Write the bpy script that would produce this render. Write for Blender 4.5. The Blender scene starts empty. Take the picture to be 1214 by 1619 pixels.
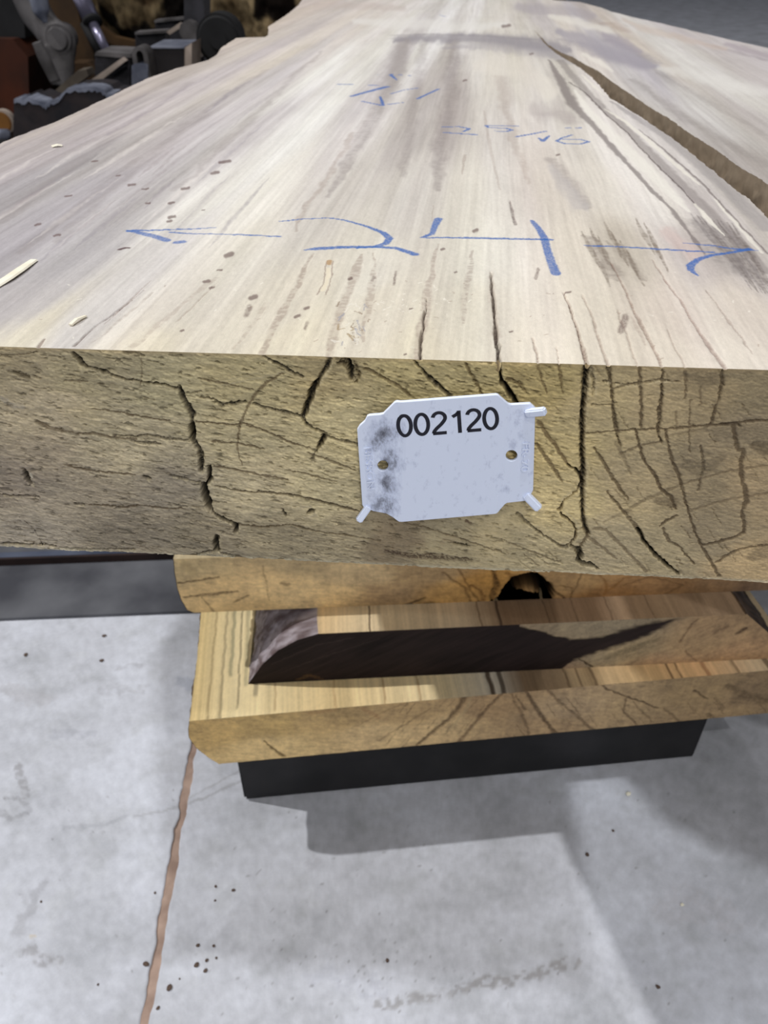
import bpy, bmesh, math, random
import numpy as np
from mathutils import Vector, Matrix

random.seed(7)
# ------------------------------------------------------------------ camera
W, H, FPX = 1214.0, 1619.0, 1216.0
PITCH = math.radians(37.0)
CP, SP = math.cos(PITCH), math.sin(PITCH)
CAMZ = 0.57
scene = bpy.context.scene
COL = scene.collection
cam_d = bpy.data.cameras.new('camera')
cam = bpy.data.objects.new('camera', cam_d)
COL.objects.link(cam)
cam.location = (0, 0, CAMZ)
cam.rotation_euler = (math.pi / 2 - PITCH, 0, 0)
cam_d.sensor_fit = 'VERTICAL'
cam_d.sensor_height = 36.0
cam_d.sensor_width = 36.0 * W / H
cam_d.lens = 36.0 * FPX / H
cam_d.clip_start = 0.01
cam_d.clip_end = 100
cam_d.dof.use_dof = True
cam_d.dof.focus_distance = 0.225
cam_d.dof.aperture_fstop = 30.0
scene.camera = cam

# ------------------------------------------------------------------ world, lamps, exposure
world = bpy.data.worlds.new('world')
scene.world = world
world.use_nodes = True
bg = world.node_tree.nodes['Background']
bg.inputs['Color'].default_value = (0.90, 0.92, 1.0, 1)
bg.inputs['Strength'].default_value = 0.10


def lamp(name, ty, tx, power, size, h=5.0, color=(1, 1, 1), target=(0.05, 0.5, 0.3)):
    """ceiling lamp or added fill: one metre down its light moves ty forward and tx to the right"""
    d = bpy.data.lights.new(name, 'AREA')
    d.shape = 'DISK'
    d.size = size
    d.energy = power
    d.color = color
    o = bpy.data.objects.new(name, d)
    COL.objects.link(o)
    t = Vector(target)
    o.location = t + Vector((-tx * h, -ty * h, h))
    o.rotation_euler = (t - o.location).to_track_quat('-Z', 'Y').to_euler()
    return o


lamp('bay_or_fill_lamp', -0.115, 0.76, 240, 0.10, color=(1.0, 0.99, 0.97))
lamp('bay_or_fill_lamp', 0.18, 0.0, 88, 0.22, color=(0.96, 0.98, 1.0))
lamp('bay_or_fill_lamp', 0.95, 0.35, 30, 0.12, color=(1.0, 0.99, 0.97))  # added lamp, lifts the slab ends and throws the tag's shadow
lamp('bay_or_fill_lamp', 0.62, -0.10, 46, 0.12, color=(1.0, 0.985, 0.96))  # added lamp, brightens the right ends of the lower slab tops
lamp('bay_or_fill_lamp', 1.45, -0.15, 78, 0.9, h=3.5, color=(1.0, 0.99, 0.97))  # added soft fill from behind the camera for the end faces
scene.view_settings.view_transform = 'Standard'
scene.view_settings.look = 'None'
scene.view_settings.exposure = 0.0
scene.view_settings.gamma = 1.0
scene.view_settings.use_curve_mapping = False


# ------------------------------------------------------------------ pixel -> point helpers
def ray(px, py):
    u = (np.asarray(px, float) - 607.0) / FPX
    v = (np.asarray(py, float) - 809.5) / FPX
    return u, CP - v * SP, -(SP + v * CP)          # x, y (forward), z


def at_z(px, py, z):
    x, y, w = ray(px, py)
    t = (z - CAMZ) / w
    return np.array([x * t, y * t])


def at_y(px, py, Y):
    x, y, w = ray(px, py)
    t = Y / y
    return Vector((float(x * t), Y, float(CAMZ + w * t)))


def lin(c):
    c = np.asarray(c, float) / 255.0
    return np.where(c <= 0.04045, c / 12.92, ((c + 0.055) / 1.055) ** 2.4)


# ------------------------------------------------------------------ numpy noise
def _hash(ix, iy, seed):
    n = (ix.astype(np.int64) * 374761393 + iy.astype(np.int64) * 668265263 + seed * 1442695041) & 0xFFFFFFFF
    n = ((n ^ (n >> 13)) * 1274126177) & 0xFFFFFFFF
    n = n ^ (n >> 16)
    return (n & 0xFFFFFF) / float(0xFFFFFF)


def vnoise(x, y, seed=0):
    ix = np.floor(x); iy = np.floor(y)
    fx = x - ix; fy = y - iy
    fx = fx * fx * (3 - 2 * fx); fy = fy * fy * (3 - 2 * fy)
    a = _hash(ix, iy, seed); b = _hash(ix + 1, iy, seed)
    c = _hash(ix, iy + 1, seed); d = _hash(ix + 1, iy + 1, seed)
    return (a * (1 - fx) + b * fx) * (1 - fy) + (c * (1 - fx) + d * fx) * fy


def fbm(x, y, octv=3, seed=0, gain=0.5):
    s = 0; amp = 1; tot = 0
    for k in range(octv):
        s = s + amp * vnoise(x * 2 ** k, y * 2 ** k, seed + 17 * k)
        tot += amp; amp *= gain
    return s / tot


def sstep(a, b, x):
    t = np.clip((x - a) / (b - a), 0, 1)
    return t * t * (3 - 2 * t)


def idw(X, Y, pts, sx, sy):
    """smooth colour field through hand-picked tones (x, y, (r, g, b))"""
    acc = np.zeros((X.size, 3)); wt = np.zeros(X.size)
    for (x, y, c) in pts:
        d = ((X - x) / sx) ** 2 + ((Y - y) / sy) ** 2
        w = 1.0 / (d * d + 0.02)
        acc += w[:, None] * lin(c)[None, :]; wt += w
    return acc / wt[:, None]


class Field:
    """colour and depth painted on a surface, coordinates in metres"""
    def __init__(s, X, Y, C):
        s.X, s.Y, s.C = X, Y, C
        s.D = np.zeros(X.size)

    def stroke(s, pts, ws, col, alpha=1.0, depth=0.0, rag=0.0, pit=0.0, soft=0.5, seed=1, stretch=(1, 1), rs=0.002):
        pts = np.asarray(pts, float)
        ws = np.broadcast_to(np.asarray(ws, float), (len(pts),)) if np.ndim(ws) == 0 else np.interp(
            np.linspace(0, 1, len(pts)), np.linspace(0, 1, len(ws)), ws)
        m = ws.max() * 1.2 + rag
        x0, y0 = pts.min(0) - m; x1, y1 = pts.max(0) + m
        idx = np.nonzero((s.X > x0) & (s.X < x1) & (s.Y > y0) & (s.Y < y1))[0]
        if idx.size == 0: return
        x = s.X[idx]; y = s.Y[idx]
        if rag:
            x = x + rag * (fbm(s.X[idx] / rs * stretch[0], s.Y[idx] / rs * stretch[1], 3, seed) - .5) * 2
            y = y + rag * (fbm(s.X[idx] / rs * stretch[0], s.Y[idx] / rs * stretch[1], 3, seed + 5) - .5) * 2
        best = np.full(idx.size, 9.0)
        for k in range(max(1, len(pts) - 1)):
            p = pts[k]; q = pts[min(k + 1, len(pts) - 1)]
            d = q - p; L = max(d @ d, 1e-14)
            t = np.clip(((x - p[0]) * d[0] + (y - p[1]) * d[1]) / L, 0, 1)
            dd = np.hypot(x - p[0] - t * d[0], y - p[1] - t * d[1])
            w = (ws[k] + (ws[min(k + 1, len(pts) - 1)] - ws[k]) * t) * .5 + 1e-9
            best = np.minimum(best, dd / w)
        a = 1 - sstep(1 - soft, 1 + soft * .6, best)
        if pit:
            n = vnoise(s.X[idx] / rs * 2.2, s.Y[idx] / rs * 3.0, seed + 9)
            a = a * (1 - pit + pit * sstep(.38, .62, n) * 1.15)
        a = np.clip(a, 0, 1)
        s.D[idx] = np.maximum(s.D[idx], a * depth)
        a = (a * alpha)[:, None]
        s.C[idx] = s.C[idx] * (1 - a) + np.asarray(col)[None, :] * a


# ------------------------------------------------------------------ object helpers
def props(o, label=None, cat=None, group=None, kind=None):
    if label: o['label'] = label
    if cat: o['category'] = cat
    if group: o['group'] = group
    if kind: o['kind'] = kind
    return o


def link(name, me, mat=None, parent=None):
    o = bpy.data.objects.new(name, me)
    COL.objects.link(o)
    if mat:
        me.materials.clear(); me.materials.append(mat)
    if parent:
        o.parent = parent
        o.matrix_parent_inverse = parent.matrix_world.inverted()
    return o


def empty(name, loc):
    o = bpy.data.objects.new(name, None)
    o.empty_display_size = 0.05
    COL.objects.link(o)
    o.location = loc
    o.matrix_world = Matrix.Translation(Vector(loc))
    return o


class Grids:
    """collects point grids (with colours) and makes one mesh"""
    def __init__(s): s.v = []; s.f = []; s.c = []; s.n = 0

    def grid(s, P, C, flip=False, wrap=False):
        r, c = P.shape[:2]
        idx = np.arange(r * c).reshape(r, c) + s.n
        a = idx[:-1, :-1]; b = idx[:-1, 1:]; d = idx[1:, 1:]; e = idx[1:, :-1]
        q = np.stack([a, b, d, e] if not flip else [a, e, d, b], -1).reshape(-1, 4)
        s.v.append(P.reshape(-1, 3)); s.f.append(q)
        s.c.append(np.broadcast_to(C, (r, c, 3)).reshape(-1, 3)); s.n += r * c

    def build(s, name, mat, parent=None):
        v = np.concatenate(s.v).astype(np.float32); f = np.concatenate(s.f).astype(np.int32)
        c = np.concatenate(s.c).astype(np.float32)
        me = bpy.data.meshes.new(name)
        me.vertices.add(len(v)); me.vertices.foreach_set('co', v.ravel())
        me.loops.add(f.size); me.loops.foreach_set('vertex_index', f.ravel())
        me.polygons.add(len(f)); me.polygons.foreach_set('loop_start', np.arange(0, f.size, 4, dtype=np.int32))
        me.update(calc_edges=True)
        me.polygons.foreach_set('use_smooth', np.ones(len(f), dtype=bool))
        at = me.color_attributes.new('tone', 'FLOAT_COLOR', 'POINT')
        rgba = np.ones((len(v), 4), np.float32); rgba[:, :3] = np.clip(c, 0, 1)
        at.data.foreach_set('color', rgba.ravel())
        return link(name, me, mat, parent)


def nodes_mat(name):
    m = bpy.data.materials.new(name); m.use_nodes = True
    nt = m.node_tree; return m, nt, nt.nodes['Principled BSDF']


def tone_mat(name, rough=0.75, spec=0.25, nscale=400, namp=0.12, bump=0.0, bscale=1500, stretch=(1, 1, 1), rot=0.0):
    """painted tone times fine procedural grain"""
    m, nt, bs = nodes_mat(name)
    N = nt.nodes; L = nt.links
    at = N.new('ShaderNodeAttribute'); at.attribute_name = 'tone'
    tc = N.new('ShaderNodeTexCoord'); mp = N.new('ShaderNodeMapping')
    mp.inputs['Scale'].default_value = stretch; mp.inputs['Rotation'].default_value = (0, 0, rot)
    L.new(tc.outputs['Object'], mp.inputs['Vector'])
    nz = N.new('ShaderNodeTexNoise'); nz.inputs['Scale'].default_value = nscale; nz.inputs['Detail'].default_value = 4
    L.new(mp.outputs['Vector'], nz.inputs['Vector'])
    mr = N.new('ShaderNodeMapRange'); mr.inputs['From Min'].default_value = .25; mr.inputs['From Max'].default_value = .75
    mr.inputs['To Min'].default_value = 1 - namp; mr.inputs['To Max'].default_value = 1 + namp
    L.new(nz.outputs['Fac'], mr.inputs['Value'])
    mx = N.new('ShaderNodeVectorMath'); mx.operation = 'SCALE'
    L.new(at.outputs['Color'], mx.inputs[0]); L.new(mr.outputs['Result'], mx.inputs['Scale'])
    L.new(mx.outputs['Vector'], bs.inputs['Base Color'])
    bs.inputs['Roughness'].default_value = rough
    bs.inputs['Specular IOR Level'].default_value = spec
    if bump:
        nb = N.new('ShaderNodeTexNoise'); nb.inputs['Scale'].default_value = bscale; nb.inputs['Detail'].default_value = 3
        L.new(mp.outputs['Vector'], nb.inputs['Vector'])
        bp = N.new('ShaderNodeBump'); bp.inputs['Strength'].default_value = bump; bp.inputs['Distance'].default_value = 0.0004
        L.new(nb.outputs['Fac'], bp.inputs['Height']); L.new(bp.outputs['Normal'], bs.inputs['Normal'])
    return m


def flat_mat(name, c1, c2, scale=20, rough=0.5, metal=0.0, bump=0.15, bdist=0.001, detail=6, lo=.35, hi=.65, stretch=(1, 1, 1)):
    """two procedural tones mixed by noise"""
    m, nt, bs = nodes_mat(name)
    N = nt.nodes; L = nt.links
    tc = N.new('ShaderNodeTexCoord'); mp = N.new('ShaderNodeMapping'); mp.inputs['Scale'].default_value = stretch
    L.new(tc.outputs['Object'], mp.inputs['Vector'])
    nz = N.new('ShaderNodeTexNoise'); nz.inputs['Scale'].default_value = scale; nz.inputs['Detail'].default_value = detail
    L.new(mp.outputs['Vector'], nz.inputs['Vector'])
    cr = N.new('ShaderNodeValToRGB')
    cr.color_ramp.elements[0].position = lo; cr.color_ramp.elements[1].position = hi
    cr.color_ramp.elements[0].color = (*lin(c1), 1); cr.color_ramp.elements[1].color = (*lin(c2), 1)
    L.new(nz.outputs['Fac'], cr.inputs['Fac']); L.new(cr.outputs['Color'], bs.inputs['Base Color'])
    bs.inputs['Roughness'].default_value = rough; bs.inputs['Metallic'].default_value = metal
    bs.inputs['Specular IOR Level'].default_value = 0.3
    if bump:
        bp = N.new('ShaderNodeBump'); bp.inputs['Strength'].default_value = bump; bp.inputs['Distance'].default_value = bdist
        L.new(nz.outputs['Fac'], bp.inputs['Height']); L.new(bp.outputs['Normal'], bs.inputs['Normal'])
    return m


def bm_obj(name, bm, mat, parent=None, smooth=False, bevel=0.0, seg=2):
    if bevel:
        bmesh.ops.bevel(bm, geom=[e for e in bm.edges if e.is_manifold and e.calc_face_angle(0) > 0.5], offset=bevel, segments=seg,
                        affect='EDGES', clamp_overlap=True)
    bmesh.ops.recalc_face_normals(bm, faces=bm.faces)
    me = bpy.data.meshes.new(name); bm.to_mesh(me); bm.free()
    if smooth:
        for p in me.polygons: p.use_smooth = True
    return link(name, me, mat, parent)


def bm_box(bm, c, s, rot=None):
    M = Matrix.Translation(Vector(c)) @ (rot or Matrix.Identity(4)) @ Matrix.Diagonal((s[0], s[1], s[2], 1))
    return bmesh.ops.create_cube(bm, size=1, matrix=M)


def bm_tube(bm, p, q, r, r2=None, n=20):
    p = Vector(p); q = Vector(q); d = q - p
    M = Matrix.Translation((p + q) / 2) @ d.to_track_quat('Z', 'Y').to_matrix().to_4x4()
    return bmesh.ops.create_cone(bm, cap_ends=True, segments=n, radius1=r, radius2=r if r2 is None else r2, depth=d.length, matrix=M)


def prism(px_pts, Y, thick, dx=0.0):
    """solid with the given front outline standing at distance Y, running back by thick"""
    bm = bmesh.new()
    f = [bm.verts.new(at_y(x, y, Y)) for x, y in px_pts]
    b = [bm.verts.new(v.co + Vector((dx, thick, 0))) for v in f]
    n = len(f)
    bm.faces.new(f); bm.faces.new(b[::-1])
    for i in range(n):
        bm.faces.new((f[i], b[i], b[(i + 1) % n], f[(i + 1) % n]))
    return bm


# =================================================================== floor
def floor_px(p): return at_z(p[0], p[1], 0.0)


joint_px = [(311, 1150), (305, 1185), (297, 1226), (287, 1280), (278, 1340), (265, 1420), (250, 1500), (238, 1570), (228, 1619)]
jm = np.array([floor_px(p) for p in joint_px])
jk = np.polyfit(jm[:, 1], jm[:, 0], 1)                  # joint centre line x = k*y + c


def floor_mat():
    m, nt, bs = nodes_mat('concrete')
    N = nt.nodes; L = nt.links
    at = N.new('ShaderNodeAttribute'); at.attribute_name = 'tone'
    tc = N.new('ShaderNodeTexCoord')
    def noise(sc, det, x=1, rough=.5):
        mp = N.new('ShaderNodeMapping'); mp.inputs['Scale'].default_value = (x, 1, 1)
        L.new(tc.outputs['Object'], mp.inputs['Vector'])
        n = N.new('ShaderNodeTexNoise'); n.inputs['Scale'].default_value = sc; n.inputs['Detail'].default_value = det
        n.inputs['Roughness'].default_value = rough
        L.new(mp.outputs['Vector'], n.inputs['Vector']); return n
    n1 = noise(8.5, 8, 1, .62)
    cr = N.new('ShaderNodeValToRGB')
    e = cr.color_ramp.elements
    e[0].position = .30; e[0].color = (*lin((158, 160, 166)), 1)
    e[1].position = .66; e[1].color = (*lin((203, 206, 216)), 1)
    k = e.new(.47); k.color = (*lin((184, 186, 194)), 1)
    L.new(n1.outputs['Fac'], cr.inputs['Fac'])
    n2 = noise(135, 6, 1, .7)
    mr = N.new('ShaderNodeMapRange'); mr.inputs['From Min'].default_value = .3; mr.inputs['From Max'].default_value = .7
    mr.inputs['To Min'].default_value = .88; mr.inputs['To Max'].default_value = 1.10
    L.new(n2.outputs['Fac'], mr.inputs['Value'])
    s1 = N.new('ShaderNodeVectorMath'); s1.operation = 'SCALE'
    L.new(cr.outputs['Color'], s1.inputs[0]); L.new(mr.outputs['Result'], s1.inputs['Scale'])
    s2 = N.new('ShaderNodeVectorMath'); s2.operation = 'MULTIPLY'
    L.new(s1.outputs['Vector'], s2.inputs[0]); L.new(at.outputs['Color'], s2.inputs[1])
    L.new(s2.outputs['Vector'], bs.inputs['Base Color'])
    bs.inputs['Roughness'].default_value = .62; bs.inputs['Specular IOR Level'].default_value = .3
    bp = N.new('ShaderNodeBump'); bp.inputs['Strength'].default_value = .25; bp.inputs['Distance'].default_value = .0008
    L.new(n2.outputs['Fac'], bp.inputs['Height']); L.new(bp.outputs['Normal'], bs.inputs['Normal'])
    return m


M_floor = floor_mat()
bmf = bmesh.new()
bm_box(bmf, (0, 5, -0.045), (26, 34, 0.05))
M_fill = flat_mat('joint_filler_brown', (142, 120, 108), (174, 150, 136), 60, .8, bump=.5, bdist=.002)
floor = props(bm_obj('floor', bmf, flat_mat('sub_slab', (110, 108, 104), (130, 128, 124), 8, .9)), kind='structure')

marks = []


def paint_floor(F):
    k = lambda c: np.array(c, float)
    def st(pts, w, c, a, rag=0, **kw):
        P = [floor_px(p) for p in pts]
        s = w / FPX * (CAMZ / -float(ray(*pts[0])[2]))
        F.stroke(P, s, k(c), a, rag=rag * .52, rs=.0062, **kw)
    st([(600, 1590), (660, 1578), (720, 1566), (770, 1552), (830, 1545), (880, 1528), (912, 1520)], 20, (.55, .52, .48), .75, rag=.006, pit=.85, seed=3)
    st([(210, 1292), (260, 1282), (320, 1263), (385, 1232)], 5, (.72, .71, .69), .8, rag=.003)
    st([(300, 1262), (340, 1240), (385, 1215)], 4, (.78, .77, .75), .8, rag=.003)
    st([(100, 1310), (160, 1305), (200, 1290)], 8, (.78, .78, .78), .7, rag=.006)
    st([(28, 1212), (36, 1230), (42, 1256)], 14, (.6, .58, .56), .8, rag=.006, pit=.6)
    st([(0, 1284), (20, 1294), (45, 1284), (30, 1262), (10, 1264)], 8, (.6, .59, .58), .75, rag=.006, pit=.4)
    st([(70, 1400), (50, 1430), (30, 1470)], 18, (.74, .73, .72), .75, rag=.01)
    st([(40, 1500), (70, 1515), (85, 1520)], 22, (.62, .60, .58), .8, rag=.012, pit=.6)
    st([(48, 1481), (56, 1480)], 5, (1.15, .85, .62), .8)
    st([(5, 1090), (40, 1100), (70, 1106)], 30, (.82, .80, .78), .7, rag=.015)
    st([(160, 1092), (190, 1085), (225, 1095)], 18, (.80, .79, .78), .8, rag=.015, pit=.4)
    st([(190, 1055), (220, 1050)], 10, (.8, .79, .78), .8, rag=.01)
    st([(80, 1165), (120, 1158), (150, 1162)], 16, (.84, .84, .85), .8, rag=.012)
    st([(285, 1075), (305, 1085)], 20, (.72, .74, .78), .7, rag=.01)
    st([(485, 1368), (495, 1370), (505, 1362)], 14, (.84, .83, .83), .7, rag=.006)
    st([(390, 1385), (405, 1383), (412, 1376)], 3, (.6, .58, .57), .8, rag=.002)
    st([(300, 1480), (340, 1490), (370, 1480)], 40, (.86, .86, .86), .7, rag=.02)
    st([(400, 1230), (405, 1220), (412, 1212)], 10, (.7, .7, .7), .7, rag=.006)
    st([(690, 1555), (700, 1500), (720, 1480)], 60, (1.05, 1.05, 1.06), .5, rag=.03)
    st([(1060, 1440), (1100, 1430), (1150, 1450)], 60, (.9, .87, .85), .6, rag=.03, pit=.5)
    st([(500, 1545), (560, 1550), (600, 1560)], 30, (.88, .88, .9), .7, rag=.02, pit=.6)
    rng = random.Random(5)
    for _ in range(170):
        x = rng.uniform(0, 1214); y = rng.uniform(1240, 1619)
        if rng.random() < .5: x = rng.gauss(620, 130); y = rng.gauss(1540, 40)
        st([(x, y), (x + rng.uniform(-2, 2), y + rng.uniform(-2, 2))], rng.uniform(1.5, 4), (.5, .48, .46), rng.uniform(.3, .9))


def bay(sign):
    """one concrete bay on one side of the joint, fine near the camera"""
    G = Grids()
    ys = np.linspace(.15, .80, 420)
    hw = .0029
    edge = lambda y: jk[0] * y + jk[1] + sign * (hw + .0012 * (fbm(y * 80, y * 0 + sign, 3, 3) - .5) * 2 * 1.6)
    n = 520 if sign > 0 else 260
    far = .62 if sign > 0 else -.60
    A = edge(ys)[:, None]; t = np.linspace(0, 1, n)[None, :]
    X = A + (far - A) * t ** 1.15; Y = np.broadcast_to(ys[:, None], X.shape)
    C = np.ones((X.size, 3))
    F = Field(X.ravel().copy(), Y.ravel().copy(), C)
    m = fbm(F.X * 17, F.Y * 17, 4, 21); m2 = fbm(F.X * 50, F.Y * 65, 4, 22, .6)
    F.C *= (1 + .26 * (m - .5) + .34 * (m2 - .5))[:, None]
    F.C[:, 2] *= 1 + .05 * (m2 - .5)
    paint_floor(F)
    # blend the paint out at the patch borders so the bay goes on seamlessly
    b = np.minimum.reduce([sstep(.15, .17, F.Y), 1 - sstep(.74, .80, F.Y), 1 - sstep(abs(far) - .08, abs(far), np.abs(F.X))])
    F.C = 1 + (F.C - 1) * b[:, None]
    Z = np.zeros(X.shape); Z[:, 0] = -.0007
    P = np.stack([X, Y, Z], -1)
    G.grid(P, F.C.reshape(X.shape + (3,)), flip=(sign < 0))
    # arris down into the joint
    E = np.stack([np.stack([edge(ys), ys, np.full_like(ys, -.0007)], -1), np.stack([edge(ys), ys, np.full_like(ys, -.02)], -1)], 0)
    G.grid(E, np.array([.85, .83, .8]), flip=(sign < 0))
    # the rest of the bay
    one = np.array([1., 1, 1])
    def rect(pts):
        P = np.array(pts, float).reshape(2, 2, 2)
        G.grid(np.concatenate([P, np.zeros((2, 2, 1))], -1), one, flip=(sign < 0))
    ln = lambda y: jk[0] * y + jk[1] + sign * hw
    wide = 12 * sign
    rect([ln(-11), -11, wide, -11, ln(.15), .15, wide, .15])
    rect([far, .15, wide, .15, far, .80, wide, .80])
    rect([ln(.80), .80, wide, .80, ln(21), 21, wide, 21])
    return G.build('concrete_bay', M_floor, floor)


bay(1); bay(-1)
bmj = bmesh.new()
yy = [-11 + .5 * i for i in range(22)] + [.0 + .01 * i for i in range(200)] + [2 + i for i in range(19)]
prev = None
for y in yy:
    if prev is not None and y <= prev[2] + 1e-6: continue
    c = jk[0] * y + jk[1]; z = -.0016 + .0006 * math.sin(y * 70) + random.uniform(-.0003, .0003)
    a = bmj.verts.new((c - .006, y, z)); b = bmj.verts.new((c + .006, y, z))
    if prev: bmj.faces.new((prev[0], prev[1], b, a))
    prev = (a, b, y)
bm_obj('joint_filler', bmj, M_fill, floor, smooth=True)

# =================================================================== big slab in front
ZT = CAMZ - .0875
TH = .070
P0 = at_z(0, 548, ZT); P1 = at_z(1214, 585, ZT)
EA = (P1 - P0) / np.linalg.norm(P1 - P0)
EB = np.array([-EA[1], EA[0]])
ORG = P0


def top_ab(px, py):
    p = at_z(px, py, ZT)
    d = (p.T - ORG).T
    return np.array([d[0] * EA[0] + d[1] * EA[1], d[0] * EB[0] + d[1] * EB[1]])


def ab_world(a, b):
    return ORG[0] + a * EA[0] + b * EB[0], ORG[1] + a * EA[1] + b * EB[1]


def to_px(x, y, z):
    dz = z - CAMZ
    dep = y * CP - dz * SP
    up = y * SP + dz * CP
    return 607 + FPX * x / dep, 809.5 - FPX * up / dep


def face_aw(px, py):
    x, y, w = ray(px, py)
    n = EB
    t = (ORG @ n) / (x * n[0] + y * n[1])
    X = x * t; Y = y * t
    return np.array([(X - ORG[0]) * EA[0] + (Y - ORG[1]) * EA[1], ZT - (CAMZ + w * t)])


def curve_ab(pts, extra):
    q = np.array([top_ab(*p) for p in pts])
    q = np.vstack([q, np.array(extra)]) if len(extra) else q
    o = np.argsort(q[:, 1])
    return q[o, 1], q[o, 0]


Lb, La = curve_ab([(0, 227), (22, 218), (45, 209), (80, 196), (120, 178), (165, 157), (185, 147), (210, 135), (235, 123), (280, 108),
                   (330, 95), (343, 86), (350, 75), (375, 59.5), (418, 59), (424, 55), (424, 42), (440, 32), (455, 22), (472, 8), (480, -4)],
                  [(-.035, 0.0), (-.052, .06), (-.076, .12), (1e-9 - .097, .18), (-.10, 1.9), (-.06, 2.6)])
R1b, R1a = curve_ab([(845, 48), (862, 70), (878, 84), (895, 94), (918, 108), (935, 122), (950, 138), (965, 156), (985, 167), (1000, 177),
                     (1020, 190), (1050, 210), (1075, 228), (1100, 248), (1130, 272), (1150, 290), (1180, 312), (1200, 332), (1214, 345),
                     (1300, 420), (1400, 525)], [(.236, 0.0)])
R2b, R2a = curve_ab([(845, 48), (866, 70), (885, 82), (905, 90), (925, 102), (945, 112), (965, 127), (985, 141), (1010, 158), (1030, 171),
                     (1060, 189), (1085, 207), (1110, 223), (1140, 243), (1165, 261), (1190, 276), (1214, 291)],
                    [(.31, .115), (.42, .06), (.56, 0.0)])  # unseen front part, pulled aside to let light onto the lower slabs
Rb, Ra = curve_ab([(872, 0), (915, 3), (950, 12), (965, 18), (1000, 27), (1050, 38), (1100, 50), (1150, 62), (1214, 76), (1300, 100)],
                  [(.60, 0.0), (.60, .2), (.33, 1.5), (.30, 2.6)])
tipb = top_ab(845, 48)[1]
Lf = lambda b: np.interp(b, Lb, La) + .0015 * (fbm(b * 160, b * 0, 3, 5) - .5)
Rf = lambda b: np.interp(b, Rb, Ra) + .002 * (fbm(b * 130, b * 0 + 3, 3, 6) - .5)
mid = lambda b: np.interp(b, [tipb, 2.6], [top_ab(845, 48)[0], .18])
R1f = lambda b: np.where(b < tipb, np.interp(b, R1b, R1a) + .0016 * (fbm(b * 200, b * 0 + 7, 3, 8) - .5) * sstep(0, .06, tipb - b), mid(b))
R2f = lambda b: np.where(b < tipb, np.interp(b, R2b, R2a) + .0016 * (fbm(b * 200, b * 0 + 9, 3, 9) - .5) * sstep(0, .06, tipb - b), mid(b))

# rows along the length: even steps in the picture, then coarse
ypx = np.linspace(567, -25, 600)
cb = np.array([top_ab(607, y)[1] for y in ypx]); cb = cb - cb[0]
rows = np.concatenate([cb, np.linspace(cb[-1], 2.6, 40)[1:]])


def split_cols(lo, hi, b, n0, n1, n2):
    """columns of one row: most of them between the two lines the picture shows"""
    k = b + .195
    va = -.03 - .56 * np.maximum(b - .0, 0) * 1.02; vb = .235 + .60 * b
    p = np.clip(va, lo, hi); q = np.clip(vb, lo, hi)
    t = lambda n: np.linspace(0, 1, n, endpoint=False)[None, :]
    return np.concatenate([lo[:, None] + (p - lo)[:, None] * t(n0), p[:, None] + (q - p)[:, None] * t(n1),
                           q[:, None] + (hi - q)[:, None] * np.linspace(0, 1, n2)[None, :]], 1)


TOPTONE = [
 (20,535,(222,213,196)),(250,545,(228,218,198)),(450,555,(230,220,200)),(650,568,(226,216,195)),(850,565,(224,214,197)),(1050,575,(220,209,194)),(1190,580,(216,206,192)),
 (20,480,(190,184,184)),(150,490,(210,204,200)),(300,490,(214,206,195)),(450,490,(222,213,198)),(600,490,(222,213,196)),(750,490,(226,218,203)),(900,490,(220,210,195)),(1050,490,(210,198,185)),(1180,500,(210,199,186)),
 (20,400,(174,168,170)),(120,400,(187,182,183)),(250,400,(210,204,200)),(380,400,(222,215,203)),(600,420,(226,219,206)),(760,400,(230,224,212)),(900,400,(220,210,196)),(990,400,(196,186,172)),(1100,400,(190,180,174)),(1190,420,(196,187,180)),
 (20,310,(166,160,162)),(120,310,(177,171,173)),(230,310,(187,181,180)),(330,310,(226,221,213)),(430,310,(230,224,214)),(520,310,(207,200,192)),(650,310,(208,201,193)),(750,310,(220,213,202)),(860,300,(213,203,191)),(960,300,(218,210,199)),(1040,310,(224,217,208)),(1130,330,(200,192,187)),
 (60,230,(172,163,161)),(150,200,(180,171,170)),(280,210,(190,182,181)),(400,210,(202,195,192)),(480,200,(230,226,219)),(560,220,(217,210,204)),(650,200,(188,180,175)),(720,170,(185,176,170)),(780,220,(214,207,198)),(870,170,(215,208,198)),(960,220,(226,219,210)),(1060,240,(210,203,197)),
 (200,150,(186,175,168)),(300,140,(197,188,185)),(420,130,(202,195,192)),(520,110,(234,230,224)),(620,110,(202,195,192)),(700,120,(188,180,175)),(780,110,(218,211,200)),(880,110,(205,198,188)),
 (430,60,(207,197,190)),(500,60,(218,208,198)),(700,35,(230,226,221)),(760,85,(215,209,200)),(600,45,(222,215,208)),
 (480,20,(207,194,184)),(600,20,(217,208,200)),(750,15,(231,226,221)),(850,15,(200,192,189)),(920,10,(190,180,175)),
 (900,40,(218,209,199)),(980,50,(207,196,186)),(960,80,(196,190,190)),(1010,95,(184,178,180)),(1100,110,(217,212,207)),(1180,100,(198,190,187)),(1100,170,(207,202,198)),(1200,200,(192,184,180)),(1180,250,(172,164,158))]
VPX, VPY = 790.0, -112.0


def grain_u(px, py):
    k = (570.0 - VPY) / np.maximum(np.asarray(py, float) - VPY, 6.0)
    return VPX + (np.asarray(px, float) - VPX) * k


VPD = np.array(top_ab(VPX, 300)) - np.array(top_ab(VPX, 500)); MSL = float(VPD[0] / VPD[1])


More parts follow.
